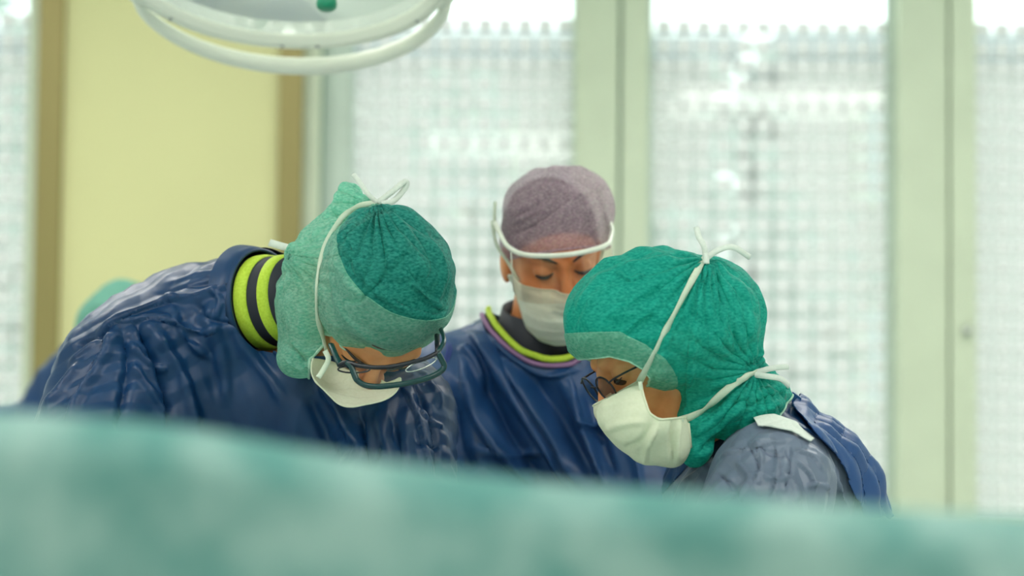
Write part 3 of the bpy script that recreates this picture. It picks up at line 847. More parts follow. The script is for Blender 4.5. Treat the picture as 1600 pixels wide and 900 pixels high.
# hood cap
capL = [pe(606, 436, 2.80, 105, 112, .112), pe(598, 475, 2.82, 104, 78, .10), (P(543, 306, 2.88), P(525, 410, 2.88), px2m(12, 2.88), px2m(62, 2.88)), (P(547, 306, 2.87), P(584, 336, 2.85), px2m(9, 2.87), px2m(18, 2.85)),
        (P(500, 455, 2.90), (px2m(60, 2.9), .082, px2m(98, 2.9))), (P(478, 500, 2.89), (px2m(42, 2.89), .07, px2m(75, 2.89))),
        (P(478, 562, 2.87), (px2m(43, 2.87), .045, px2m(30, 2.87)))]
def FcL(p): return union_ell(p, capL, .022)
lo, hi = hullbox(capL)
polyL = [(.3, .055), (.100, .050), (.085, .040), (.068, .010), (.052, -.03), (.045, -.07), (.05, -.2), (.3, -.2)]
def keepL(v):
    ql = A.q(v); g = -polysd(ql[:, 1:], polyL)
    g = np.maximum(g, polysd(PIX(v), [(420, 470), (505, 470), (505, 540), (490, 556), (484, 562), (482, 610), (430, 610)]) / 1190.0)
    return np.minimum(g, (v - nk) @ ax - .030)
SCL = [([(590, 318), (560, 330), (525, 355), (500, 400)], 4, -.003), ([(535, 345), (550, 400), (585, 448), (630, 480), (680, 492), (705, 470)], 4, .0035, -1),
       ([(560, 350), (545, 365), (535, 385)], 3, .003), ([(575, 345), (540, 380), (525, 410)], 3, .003), ([(530, 300), (500, 350), (480, 400)], 5, .003),
       ([(600, 430), (585, 450), (560, 470), (540, 470)], 4, -.005), ([(600, 420), (620, 400), (640, 370)], 6, .004), ([(640, 440), (670, 470), (690, 480)], 4, .004, 1),
       ([(660, 350), (690, 420), (680, 480)], 5, .003), ([(630, 345), (670, 400), (665, 450)], 5, -.003), ([(455, 420), (470, 480), (480, 540)], 7, .004),
       ([(470, 400), (500, 470), (505, 540)], 6, -.003), ([(450, 540), (470, 555), (480, 580)], 4, -.006), ([(445, 560), (470, 575), (500, 560)], 4, .005),
       ([(500, 545), (480, 552), (455, 540)], 4, .004), ([(520, 380), (540, 430), (570, 470)], 4, .003), ([(515, 320), (530, 350), (520, 390)], 4, -.0035)]
v, q = mesh_from(FcL, *[axis(lo[i], hi[i], .003) for i in range(3)], 3)
v, q = subdiv(v, q); v = sculpt(v, q, SCL); v = pleats(v, q, (590, 318), 22, .011, 110); v = pleats(v, q, (448, 400), 20, .009, 75); v = v + vnormals(v, q) * (crinkle(.0030, .0020, (-.5, 0, 1), 2)(v))[:, None]
capLv, capLq = v, q
tcapL = bvh(v, tris(q))
kv, kf = clip(v, q, keepL(v))
Cc = P(655, 374, 2.74)
def crown(v): return .106 - np.linalg.norm((v - Cc) * [1, .75, 1.0], axis=1)
a_v, a_f = clip(kv, kf, crown(kv)); b_v, b_f = clip(kv, kf, -crown(kv))
cap = link_mesh('surgical_cap', b_v, b_f, M['cap_green'], A.root)
crn = link_mesh('crown_panel', a_v, a_f, M['cap_crown'], cap)
hem(a_v, a_f, M['cap_green'], cap, .0011, 'seam'); hem(kv, kf, M['hem'], cap, .0022, 'hem')
# mask
l2w = lambda Pn, a: Pn.C + Pn.M @ (np.array(a, float) * Pn.s)
mkL = [(P(572, 592, 2.775), (px2m(62, 2.78), .060, px2m(40, 2.78))), (P(522, 575, 2.80), (px2m(37, 2.8), .05, px2m(36, 2.8))),
       (P(545, 614, 2.78), P(592, 614, 2.77), .0185, .0185)]
def FmL(p): return smin(union_ell(p, mkL, .018), (head_sdf(A.q(p)) - .006) , .008)
lo = A.C - .16; hi = A.C + .16
def keepmL(v):
    return np.minimum(polysd(PIX(v), [(484, 560), (500, 562), (520, 566), (546, 578), (577, 581), (592, 592), (604, 599), (618, 594), (650, 575), (650, 680), (480, 680)]) / 1190.0, .03 - A.q(v)[:, 2])
def pleat(Pn, amp=.0018, period=.014):
    def f(v):
        ql = Pn.q(v); t = (ql[:, 2] + .03 * ql[:, 1]) / period
        return amp * (np.mod(t, 1) - .5) * np.clip(1 - np.abs(ql[:, 0]) / .08, 0, 1) + .0012 * fbm(v, 50, 2, 3)
    return f
mv, mf, mo = A.cloth('face_mask', FmL, lo, hi, .003, M['mask'], keepmL, (), pleat(A)); hem(mv, mf, M['mask'], mo, .0012)
# mask straps over the hood
def strap(tree, pix, Y, w, parent, name='strap', m=None, off=.002):
    pts, nr = lay(tree, pix, Y, off)
    if len(pts) > 3: return MB().ribbon(pts, nr, w, .0012).build(name, m or M['strap'], parent)
strap(tcapL, [(592, 317), (560, 322), (530, 345), (508, 385), (497, 440), (498, 500), (508, 548)], Y1, .0085, mo)
def free_tape(pts, w, parent, name='tie', m=None, nrm=(0, -1, .2)):
    pts = smoothline(pts, 6); MB().ribbon(pts, np.broadcast_to(np.array(nrm, float), pts.shape), w, .001).build(name, m or M['white'], parent)
free_tape([P(508, 548, 2.745), P(513, 562, 2.74), P(504, 580, 2.735), P(497, 590, 2.73)], .008, mo, 'strap', M['strap'])
free_tape([P(590, 317, 2.84), P(575, 303, 2.84), P(562, 285, 2.85), P(552, 272, 2.86)], .0075, mo)
free_tape([P(590, 317, 2.84), P(612, 300, 2.84), P(632, 284, 2.85), P(634, 292, 2.85), P(615, 314, 2.84), P(596, 318, 2.83)], .009, mo)
free_tape([P(470, 392, 2.93), P(445, 386, 2.94), P(421, 379, 2.95)], .012, mo)
# goggles (outer, dark teal) and thin spectacles behind them
gl = bpy.data.objects.new('goggles', None); COL.objects.link(gl); gl.parent = A.root; gl.matrix_parent_inverse = parent_inv(A.root)
def gp(lst, Y0, k=0.0): return [P(x, y, Y0 + k * (abs(x - 610) / 85.0) ** 2) for x, y in lst]
YG = 2.690
low = gp([(541, 566), (548, 572), (553, 584), (558, 594), (571, 602), (590, 604), (614, 602), (640, 598), (667, 591), (685, 583), (694, 573), (690, 562), (684, 551)], YG, .02)
MB().tube(smoothline(low, 5), .0030, 8, 1.3).build('lower_rim', M['frame'], gl)
top = gp([(530, 571), (541, 566), (560, 571), (585, 574), (609, 573), (640, 567), (665, 560), (684, 551)], YG, .02)
MB().tube(smoothline(top, 5), .0025, 8, 1.2).build('top_bar', M['frame_black'], gl)
MB().tube(smoothline([P(517, 538, 2.755), P(523, 552, 2.735), P(532, 572, 2.71)], 5), [.0042] * 11, 6, .6).build('temple', M['frame'], gl)
MB().tube(smoothline([P(684, 551, 2.71), P(694, 532, 2.73), P(688, 512, 2.78)], 5), [.0030] * 11, 6, 1).build('temple', M['frame'], gl)
MB().tube([P(683, 524, 2.78), P(684, 548, 2.715)], .0040, 6, .7).build('temple', M['frame_black'], gl)
MB().tube([P(682, 531, 2.757), P(683, 546, 2.717)], .0022, 6, .5).build('inlay', M['amber'], gl)
lens = gp([(541, 567), (553, 584), (571, 601), (614, 600), (667, 589), (692, 573), (684, 553), (640, 568), (609, 574), (575, 574)], YG, .02)
lv = [np.mean(lens, 0) - [0, .006, 0]] + list(lens); link_mesh('lens', lv, [(0, i, i % 10 + 1 if i < 10 else 1) for i in range(1, 11)], M['lens'], gl)
rim = [P(553 + 25 * math.cos(t), 577 + 5.5 * math.sin(t) + .0 * t, 2.72) for t in np.linspace(0, 2 * math.pi, 24, endpoint=False)]
MB().tube(rim, .0011, 6, closed=True).build('spectacle_rim', M['frame_black'], gl)
rim = [P(658 + 24 * math.cos(t), 570 + 6.5 * math.sin(t) - 9 * math.cos(t), 2.72) for t in np.linspace(0, 2 * math.pi, 24, endpoint=False)]
MB().tube(rim, .0009, 6, closed=True).build('spectacle_rim', M['metal'], gl)

# ================================================================= NURSE IN THE MIDDLE
Y2 = 3.27
jm = dict(neck=P(838, 560, 3.40), chest=P(845, 720, 3.45), pelvis=(.02, 3.80, .93),
          shR=P(722, 615, 3.40), elR=P(705, 860, 3.36), wrR=P(790, 950, 3.14),
          shL=P(975, 625, 3.44), elL=P(1010, 860, 3.38), wrL=P(865, 950, 3.20))
jm.update(legs(jm['pelvis'], 0)); jm = {a: np.array(b, float) for a, b in jm.items()}
B = Person('nurse looking down in the middle, mauve bouffant cap, clear face shield and white mask', (.06, 3.6, 0), P(862, 400, 3.30), (10, 27, -8), jm, .95)
B.foot = np.array([0, -1, 0]); B.body(); B.eyes(lr=1.7); B.hair()
nkm = P(842, 540, 3.38); axm = np.array([.05, -.38, 1.0]); axm /= np.linalg.norm(axm)
exm = [(P(790, 560, 3.40), P(722, 600, 3.40), .062, .082), (P(890, 565, 3.40), P(990, 610, 3.44), .06, .085), (P(842, 650, 3.38), (.13, .09, .14)),
       (P(735, 640, 3.38), P(735, 800, 3.36), .085, .09), (P(950, 640, 3.38), P(985, 800, 3.34), .10, .11), (P(850, 560, 3.38), P(842, 525, 3.37), .085, .075)]
gx, gy, gz = gown_grid(jm, .17, .12, 1.15, .0055, .02)
v, q = mesh_from(gown_F(jm, exm), gx, gy, gz, 3)
SM = [([(735, 520), (760, 560), (790, 610), (840, 690), (885, 760)], 12, .014, 1), ([(745, 560), (780, 640), (810, 700), (850, 760)], 14, -.016),
      ([(790, 570), (830, 640), (870, 700), (905, 760)], 12, .012, 1), ([(810, 560), (870, 640), (900, 700), (935, 760)], 14, -.014),
      ([(720, 560), (735, 640), (770, 700), (830, 760)], 10, .012, 1), ([(710, 620), (720, 690), (740, 740)], 14, -.012),
      ([(890, 590), (905, 650), (925, 700), (945, 760)], 12, .014, -1), ([(915, 600), (935, 680), (965, 750)], 10, -.010), ([(960, 640), (990, 720), (1000, 770)], 8, .010),
      ([(900, 660), (925, 664), (940, 660)], 4, .008), ([(905, 672), (930, 676), (945, 690)], 4, -.006), ([(740, 700), (800, 712), (850, 706)], 6, .006),
      ([(770, 530), (800, 560), (850, 590), (900, 580)], 6, .006, 1), ([(720, 540), (740, 560), (760, 600)], 8, .008)]
v, q = subdiv(v, q); v = sculpt(v, q, SM); v = v + vnormals(v, q) * (crinkle(.0026, .0014, (.35, .1, -1), 2)(v))[:, None]
gfm = lambda v: neckcut(v, nkm, axm, .092)
gv, gf = biggest(*clip(v, q, gfm(v))); gownm = link_mesh('gown', gv, gf, M['gown_mid'], B.root); tgm = bvh(v, tris(q))
def neckband(tree, pix, Y, w, m, name, parent, off=.004, th=.004):
    pts, nr = lay(tree, pix, Y, off)
    if len(pts) > 3: return MB().ribbon(pts, nr, w, th).build(name, m, parent)
cbm = ring(nkm, axm, .080, .062, -.05, .060, 1.0).build('lead_collar', M['black'], B.root)
neckband(tgm, [(752, 482), (760, 505), (782, 535), (808, 556), (840, 569), (868, 572), (890, 570), (905, 562)], 3.3, .008, M['mauve'], 'mauve_trim', gownm, .003)
neckband(tgm, [(764, 478), (772, 500), (793, 528), (818, 548), (845, 559), (866, 562), (884, 560), (905, 550)], 3.3, .011, M['lime'], 'lime_trim', cbm, .006)
capM = [pe(872, 340, 3.29, 82, 76, .108), pe(832, 322, 3.28, 44, 48, .085), pe(845, 380, 3.32, 66, 50, .09), pe(920, 322, 3.29, 37, 44, .08), pe(868, 385, 3.29, 82, 52, .10), pe(878, 300, 3.32, 66, 36, .09)]
lo, hi = hullbox(capM)
v, q = mesh_from(lambda p: union_ell(p, capM, .018), *[axis(lo[i], hi[i], .0035) for i in range(3)], 3)
SCM = [([(800, 300), (830, 285), (870, 285), (900, 290), (935, 280)], 6, -.004, 1), ([(795, 330), (830, 320), (870, 290)], 5, .003), ([(795, 350), (840, 330), (870, 310)], 4, .003),
       ([(800, 370), (840, 350), (880, 320)], 4, -.003), ([(950, 300), (935, 340), (915, 370)], 5, .004), ([(945, 330), (930, 370), (940, 400)], 5, -.003), ([(930, 300), (910, 340), (900, 380)], 5, .003),
       ([(880, 295), (905, 305), (935, 290), (950, 295)], 5, .005, -1), ([(840, 310), (838, 350), (830, 385)], 5, -.002)]
v, q = subdiv(v, q); v = sculpt(v, q, SCM); v = pleats(v, q, (870, 262), 20, .004, 60); v = v + vnormals(v, q) * (crinkle(.0018, .0010, (.3, 0, 1), 0)(v))[:, None]
tcapM = bvh(v, tris(q))
def keepM(v):
    ql = B.q(v); return ql[:, 2] - (.002 + .52 * ql[:, 1])
kv, kf = clip(v, q, keepM(v)); capm = link_mesh('surgical_cap', kv, kf, M['cap_purple'], B.root); hem(kv, kf, M['cap_purple'], capm, .002)
def FmM(p):
    ql = B.q(p); d = head_sdf(ql) - .006
    return smin(d, smin(sd_ell(ql, (0, .062, -.060), (.064, .058, .058)), sd_ell(ql, (0, .045, -.085), (.055, .055, .045)), .02), .012)
def keepmM(v):
    ql = B.q(v); return np.minimum(np.minimum(-.014 - ql[:, 2], ql[:, 1] - .022), ql[:, 2] + .135)
lo, hi = B.C - .17, B.C + .17
mvm, mfm, mom = B.cloth('face_mask', FmM, lo, hi, .0035, M['mask2'], keepmM, (), pleat(B, .003, .019)); hem(mvm, mfm, M['mask2'], mom, .0014)
# face shield: white bar, clear film, side straps
sh = bpy.data.objects.new('face_shield', None); COL.objects.link(sh); sh.parent = B.root; sh.matrix_parent_inverse = parent_inv(B.root)
bar_l = [(.092, .000, .070), (.090, .030, .064), (.088, .056, .058), (.082, .072, .054), (.070, .100, .055), (.045, .117, .056), (0, .125, .056), (-.045, .117, .056), (-.070, .100, .055), (-.082, .072, .054), (-.088, .056, .058), (-.090, .030, .064), (-.092, .0, .070)]
bar = smoothline([l2w(B, a) for a in bar_l], 5)
MB().tube(bar, .0034, 8, 1.2).build('shield_bar', M['visor_frame'], sh)
fp = bar[15:46]; dn = (B.M @ np.array([0, .12, -1.0])) * .075
fv = list(fp) + [p + dn for p in fp]; n = len(fp)
film = link_mesh('film', fv, [(i, i + 1, n + i + 1, n + i) for i in range(n - 1)], M['visor'], sh)
for sgn, k in ((1, 15), (-1, 45)):
    MB().tube([bar[k], bar[k] + dn * .9], .0020, 6, .5).build('film_edge', M['visor_frame'], sh)
    free_tape([l2w(B, (sgn * .094, .0, .046)), l2w(B, (sgn * .090, -.010, .080)), l2w(B, (sgn * .086, -.022, .098))], .006, sh, 'strap', M['strap'])
    pts = [l2w(B, a) for a in ((sgn * .066, .045, -.016), (sgn * .078, .030, .010), (sgn * .092, .010, .035), (sgn * .095, -.01, .07))]
    free_tape(pts, .006, mom, 'strap', M['strap'])

# ================================================================= RIGHT SURGEON
Y3 = 2.75
jr = dict(neck=P(1180, 680, 2.88), chest=P(1215, 830, 2.92), pelvis=(.55, 2.92, .93),
          shR=P(1120, 760, 3.00), elR=P(1085, 905, 2.96), wrR=P(960, 960, 2.70),
          shL=P(1215, 765, 2.70), elL=P(1170, 940, 2.58), wrL=P(1000, 990, 2.55))
jr.update(legs(jr['pelvis'], -60)); jr = {a: np.array(b, float) for a, b in jr.items()}
R_ = Person('surgeon seen from the side at the right, bright teal hood cap, thin glasses, cream mask', (.54, 2.95, 0), P(1039, 545, 2.79), (-74, 33, 0), jr, 1.0)
R_.tr = (.085, .105); R_.foot = np.array([-1, -.3, 0]); R_.body(); R_.eyes(brows=False); R_.hair(); R_.eyeballs()
nkr = P(1150, 668, 2.84); axr = np.array([-.62, -.15, .78]); axr /= np.linalg.norm(axr)
exr = [(P(1235, 735, 2.86), (px2m(95, 2.86), .12, px2m(72, 2.86))), (P(1265, 780, 2.86), P(1275, 900, 2.9), .078, .09), (P(1205, 745, 2.72), P(1165, 850, 2.66), .066, .075),
       (P(1290, 770, 2.88), P(1290, 900, 2.9), .055, .07), (P(1120, 790, 2.80), P(1100, 880, 2.8), .055, .07), (P(1225, 690, 2.86), P(1240, 740, 2.86), .038, .07)]
gx, gy, gz = gown_grid(jr, .15, .12, 1.12, .0045, .02)
v, q = mesh_from(gown_F(jr, exr, (.112, .150, .20), (.062, .058, .045)), gx, gy, gz, 3)
SR = [([(1085, 745), (1130, 715), (1180, 700), (1230, 690)], 5, .007, 1), ([(1060, 765), (1090, 740), (1110, 730)], 5, .006), ([(1180, 690), (1190, 720), (1180, 760)], 4, .006, 1),
      ([(1165, 690), (1180, 715), (1190, 740)], 4, -.006), ([(1210, 690), (1215, 730), (1205, 790)], 5, .007, -1), ([(1230, 695), (1235, 730), (1225, 770)], 5, -.006),
      ([(1240, 720), (1265, 745), (1270, 780)], 5, .008, 1), ([(1220, 740), (1240, 760), (1245, 790)], 5, .006), ([(1150, 720), (1170, 750), (1150, 780)], 6, .006),
      ([(1120, 740), (1145, 760), (1160, 790)], 5, -.006), ([(1240, 705), (1270, 715), (1285, 740)], 5, .006, 1), ([(1190, 745), (1215, 750), (1240, 745)], 4, .005),
      ([(1260, 760), (1280, 758), (1295, 765)], 4, .006), ([(1265, 700), (1295, 730), (1315, 770), (1325, 800)], 6, .008, -1), ([(1170, 700), (1200, 705), (1230, 712)], 4, -.005)]
v, q = subdiv(v, q); v = sculpt(v, q, [(a[0], a[1] * .75, a[2] * .55) + tuple(a[3:]) for a in SR]); v = v + vnormals(v, q) * (crinkle(.0018, .0024, (-.4, .1, -1), 3)(v))[:, None]
gfr = lambda v: neckcut(v, nkr, axr, .085)
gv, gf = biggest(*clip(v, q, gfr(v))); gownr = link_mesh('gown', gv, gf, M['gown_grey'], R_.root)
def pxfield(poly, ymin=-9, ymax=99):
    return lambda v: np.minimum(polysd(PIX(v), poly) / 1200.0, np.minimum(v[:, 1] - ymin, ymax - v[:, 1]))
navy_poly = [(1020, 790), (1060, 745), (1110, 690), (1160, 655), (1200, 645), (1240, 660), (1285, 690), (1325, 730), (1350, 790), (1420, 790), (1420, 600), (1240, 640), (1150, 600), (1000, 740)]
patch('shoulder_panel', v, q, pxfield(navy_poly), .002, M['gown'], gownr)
flap_poly = [(1236, 640), (1250, 660), (1275, 690), (1300, 715), (1318, 745), (1335, 785), (1345, 810), (1420, 810), (1400, 700), (1300, 600), (1250, 620)]
patch('back_flap', v, q, pxfield(flap_poly), .010, M['flap'], gownr)
patch('white_tape', v, q, pxfield([(1178, 655), (1205, 652), (1240, 664), (1268, 690), (1264, 694), (1235, 678), (1205, 672), (1185, 670)], -9, 2.86), .006, M['white'], gownr)
MB().add([P(1238, 612, 2.84), P(1252, 622, 2.83), P(1248, 655, 2.82), P(1243, 668, 2.80), P(1236, 645, 2.83), P(1240, 612, 2.86), P(1254, 622, 2.85), P(1252, 660, 2.84)],
         [(0, 1, 2, 4), (4, 2, 3), (0, 5, 6, 1), (1, 6, 7, 2)]).build('collar_tab', M['flap'], gownr, smooth=False)
ring(nkr, axr, .070, .060, -.06, .012, 1.0).build('lead_collar', M['navy'], R_.root)
capR = [pe(1030, 500, 2.74, 145, 108, .100), pe(1122, 500, 2.77, 73, 92, .088), pe(1125, 590, 2.78, 72, 70, .082), pe(1175, 620, 2.82, 57, 42, .066),
        (P(1095, 640, 2.74), P(1086, 700, 2.735), px2m(36, 2.75), px2m(26, 2.75)), (P(1150, 640, 2.78), (px2m(72, 2.78), .07, px2m(45, 2.78))), pe(948, 500, 2.71, 62, 66, .075)]
lo, hi = hullbox(capR)
v, q = mesh_from(lambda p: union_ell(p, capR, .018), *[axis(lo[i], hi[i], .003) for i in range(3)], 3)
SCR = [([(1105, 405), (1090, 430), (1050, 500), (1005, 590)], 5, -.0035), ([(1105, 405), (1120, 430), (1130, 470), (1125, 520)], 5, -.004), ([(1110, 410), (1140, 415), (1165, 430)], 4, .004, 1),
       ([(1100, 408), (1080, 395), (1040, 390)], 4, .003), ([(960, 425), (985, 440), (1000, 435), (1010, 440)], 3, .0035, 1), ([(1030, 440), (990, 470), (930, 500)], 5, .0025), ([(1050, 430), (1020, 480), (960, 530)], 5, .0025),
       ([(1070, 480), (1040, 540), (1030, 600)], 5, .003), ([(1090, 460), (1080, 540), (1070, 640)], 5, .0035, 1), ([(1150, 430), (1170, 480), (1165, 540)], 6, .003), ([(1120, 440), (1145, 500), (1150, 560)], 6, -.003),
       ([(1075, 655), (1120, 630), (1160, 600), (1185, 580)], 6, -.005), ([(1100, 690), (1140, 650), (1180, 620), (1215, 610)], 6, .005, 1), ([(1090, 710), (1120, 680), (1160, 650), (1200, 630)], 5, -.005),
       ([(1085, 680), (1130, 640), (1175, 605)], 4, .004), ([(1145, 660), (1180, 640), (1225, 630)], 5, .004), ([(1070, 640), (1066, 690), (1068, 730)], 4, .003), ([(1160, 575), (1180, 565), (1195, 545)], 5, -.005),
       ([(900, 480), (930, 440), (980, 410)], 5, .0025), ([(890, 520), (900, 500), (915, 470)], 4, -.002)]
v, q = subdiv(v, q); v = sculpt(v, q, SCR); v = pleats(v, q, (1104, 404), 24, .010, 95); v = pleats(v, q, (1180, 582), 22, .010, 100, 1.0); v = v + vnormals(v, q) * (crinkle(.0030, .0020, (-.8, 0, -.6), 1)(v))[:, None]
tcapR = bvh(v, tris(q))
edge = yz_at([(880, 562), (903, 567), (912, 561), (940, 557), (968, 565), (990, 578), (1010, 598), (1026, 620), (1038, 642), (1047, 662), (1060, 690), (1062, 735), (1060, 800), (760, 800), (760, 562)], R_.C, R_.M, -.065)
def keepR(v): ql = R_.q(v); return np.minimum(-polysd(ql[:, 1:], edge), np.maximum((v - nkr) @ axr + .004, np.linalg.norm(v - nkr, axis=1) - .16))
kv, kf = clip(v, q, keepR(v)); capr = link_mesh('surgical_cap', kv, kf, M['cap_teal'], R_.root); hem(kv, kf, M['hem'], capr, .0018)
# paler front band of the hood
edge2 = yz_at([(800, 470), (880, 520), (905, 520), (950, 520), (990, 540), (1030, 572), (1060, 605), (1068, 660), (1060, 740), (1060, 800), (760, 800)], R_.C, R_.M, -.08)
patch('front_band', v, q, lambda v: np.minimum(keepR(v), polysd(R_.q(v)[:, 1:], edge2)), .0012, M['cap_green'], capr)
def FmR(p):
    ql = R_.q(p); d = head_sdf(ql) - .006
    a = sd_ell(p, P(1005, 655, 2.70), (px2m(62, 2.75), .050, px2m(52, 2.75))); b = sd_ell(p, P(1048, 688, 2.72), (px2m(33, 2.75), .045, px2m(42, 2.75)))
    c = sd_cap(p, P(958, 648, 2.70), P(1012, 690, 2.71), px2m(24, 2.75), px2m(36, 2.75))
    return smin(d, smin(smin(a, b, .015), c, .015), .008)
mke = yz_at([(915, 636), (930, 630), (965, 613), (998, 594), (1006, 620), (1014, 645), (1030, 655), (1075, 652), (1080, 724), (1055, 732), (1000, 745), (900, 720)], R_.C, R_.M, -.045)
lo, hi = R_.C - .20, R_.C + .17
mvr, mfr, mor = R_.cloth('face_mask', FmR, lo, hi, .003, M['mask'], lambda v: polysd(PIX(v), [(905, 650), (930, 632), (965, 614), (1000, 594), (1006, 620), (1014, 645), (1030, 656), (1075, 652), (1082, 724), (1055, 736), (1000, 748), (900, 720)]) / 1200.0,
    [([(1008, 728), (1012, 700), (1030, 665)], 4, .004, 1), ([(1050, 655), (1048, 690), (1050, 728)], 4, -.005, 1), ([(945, 672), (975, 662), (1010, 658)], 5, .003), ([(1062, 655), (1060, 690), (1060, 720)], 3, .003),
     ([(1020, 660), (1000, 690), (975, 700)], 4, -.003), ([(935, 640), (960, 630), (1000, 625)], 5, .002)], lambda v: .0012 * fbm(v, 45, 2, 3))
hem(mvr, mfr, M['mask'], mor, .0016)
strap(tcapR, [(1000, 594), (1012, 570), (1035, 525), (1062, 470), (1085, 430), (1103, 402)], Y3, .010, mor)
strap(tcapR, [(1062, 657), (1085, 648), (1110, 630), (1140, 605), (1165, 588), (1190, 578)], Y3, .011, mor)
free_tape([P(1000, 596, 2.675), P(1008, 640, 2.675), P(1030, 656, 2.675), P(1068, 656, 2.68)], .006, mor, 'edge_binding', M['strap'])
for t in ([(1103, 404, 2.70), (1100, 385, 2.70), (1092, 370, 2.71), (1088, 355, 2.72)], [(1103, 404, 2.70), (1120, 392, 2.70), (1145, 386, 2.70), (1172, 402, 2.71)],
          [(1175, 585, 2.72), (1195, 578, 2.72), (1215, 574, 2.73), (1232, 573, 2.74)], [(1175, 585, 2.72), (1200, 588, 2.71), (1220, 592, 2.72), (1233, 603, 2.74)], [(1103, 396, 2.69), (1104, 412, 2.685)]):
    free_tape([P(*a) for a in t], .0085, mor)
# thin spectacles
gr = bpy.data.objects.new('spectacles', None); COL.objects.link(gr); gr.parent = R_.root; gr.matrix_parent_inverse = parent_inv(R_.root)
for sg in (-1, 1):
    rim = [l2w(R_, (sg * .032 + .025 * math.cos(t), .108 - .004 * abs(math.cos(t) * .5 + .5 * sg), .004 + .0185 * math.sin(t))) for t in np.linspace(0, 2 * math.pi, 28, endpoint=False)]
    rr = MB().tube(rim, .0013, 6, closed=True).build('rim', M['frame_black'], gr)
    link_mesh('lens', [np.mean(rim, 0)] + rim, [(0, i + 1, (i + 1) % 28 + 1) for i in range(28)], M['lens_reflect'], rr)
    MB().tube(smoothline([l2w(R_, a) for a in ((sg * .056, .106, .014), (sg * .066, .097, .016), (sg * .073, .070, .014), (sg * .080, .02, .006), (sg * .082, -.01, -.004))], 4), .0014, 6).build('temple', M['frame_black'], gr)
MB().tube([l2w(R_, a) for a in ((-.008, .108, .008), (0, .113, .012), (.008, .108, .008))], .0012, 6).build('bridge', M['frame_black'], gr)

# ================================================================= FAR COLLEAGUE BEHIND THE LEFT SURGEON
Y4 = 4.7
jf = dict(neck=P(150, 560, 4.8), chest=P(120, 700, 4.85), pelvis=(-1.0, 4.95, .93),
          shR=P(55, 690, 4.85), elR=P(30, 850, 4.7), wrR=P(90, 930, 4.45), shL=P(190, 660, 4.85), elL=P(220, 850, 4.7), wrL=P(160, 930, 4.45))
jf.update(legs(jf['pelvis'], 10)); jf = {a: np.array(b, float) for a, b in jf.items()}
D_ = Person('colleague at the far left, only the blurred green cap top showing over a navy shoulder', (-1.0, 4.9, 0), P(192, 562, 4.72), (20, 40, 0), jf, 1.0)
D_.foot = np.array([0, -1, 0]); D_.body()
capF = [pe(192, 530, 4.7, 68, 92, .135), pe(182, 530, 4.72, 60, 76, .12)]
lo, hi = hullbox(capF)
D_.cloth('surgical_cap', lambda p: union_ell(p, capF, .03), lo, hi, .006, M['cap_far'], lambda v: D_.q(v)[:, 2] - (-.02 + .5 * D_.q(v)[:, 1]), (), lambda v: .003 * ridged(v, 20, 2))
gx, gy, gz = gown_grid(jf, .17, .12, 1.1, .012, .03)
v, q = mesh_from(gown_F(jf, [(P(60, 700, 4.85), P(-10, 690, 4.85), .09, .08)]), gx, gy, gz, 2)
v = v + vnormals(v, q) * (crinkle(.006, .002, (0, 0, -1), 0)(v))[:, None]
gv, gf = clip(v, q, np.maximum(-(v - jf['neck'])[:, 2] + .03, np.linalg.norm(v - jf['neck'], axis=1) - .16)); link_mesh('gown', gv, gf, M['gown'], D_.root)

# ================================================================= SURGICAL LAMP
lc = P(446, -42, 3.4); tilt = math.radians(15.5)
la = np.array([0, -math.sin(tilt), -math.cos(tilt)])           # the way the lamp shines
lu = np.array([1.0, 0, 0]); lw = np.cross(la, lu); LR = np.stack([lu, lw, la], 1)
lamp = thing('surgical_lamp', 'round white surgical lamp with clear facetted dish and green handle, hanging above the left surgeon', 'surgical lamp', tuple(lc))
RAD = .262
MB().lathe([(RAD - .016, .004), (RAD - .012, .011), (RAD, .012), (RAD + .006, .004), (RAD + .006, -.010), (RAD - .004, -.022), (RAD - .02, -.020), (RAD - .022, 0), (RAD - .016, .004)], 96, LR, lc).build('rim', M['visor_frame'], lamp)
dm = mat('facetted_reflector', (0.92, 0.96, 0.93), 0.15, 0.35); b = dm.node_tree.nodes['Principled BSDF']
# polished facets: small pyramids pressed into the dish
prof = [(RAD - .02, -.004)] + [(RAD * c, -.012 - .075 * (1 - c ** 2)) for c in (.90, .82, .74, .66, .58, .50, .42, .34, .26, .2)]
dish = MB(); NF = 44
vs = []; 
for i, (r, z) in enumerate(prof):
    for k in range(NF):
        t = 2 * math.pi * (k + .5 * (i % 2)) / NF; rr = r; vs.append(lc + LR @ np.array([rr * math.cos(t), rr * math.sin(t), z]))
fs = []
for i in range(len(prof) - 1):
    for k in range(NF):
        a, b_, c, d = i * NF + k, i * NF + (k + 1) % NF, (i + 1) * NF + (k + 1) % NF, (i + 1) * NF + k
        fs += [(a, b_, d), (b_, c, d)] if i % 2 == 0 else [(a, b_, c), (a, c, d)]
dish.add(vs, fs).build('reflector', dm, lamp, smooth=False)
MB().lathe([(.052, -.086), (.056, -.05), (.045, -.03), (.03, -.028), (0, -.028)], 40, LR, lc).build('bulb_housing', M['visor_frame'], lamp)
MB().lathe([(.060, -.075), (.075, -.060), (.075, -.035), (.060, -.025), (.058, -.05), (.060, -.075)], 40, LR, lc).build('added_glow_ring', emis('added_dish_glow', (1.0, .98, .88), 7.0), lamp)  # glowing ring added inside the lamp to brighten its dish
cm = MB().lathe([(RAD - .018, -.003), (RAD * .6, .004), (RAD * .3, .007), (.024, .008)], 64, LR, lc).build('cover_glass', M['lens'], lamp)
MB().lathe([(RAD + .004, -.012), (RAD - .01, -.06), (RAD - .06, -.11), (.10, -.145), (.05, -.15), (0, -.15)], 64, LR, lc).build('housing', M['visor_frame'], lamp)
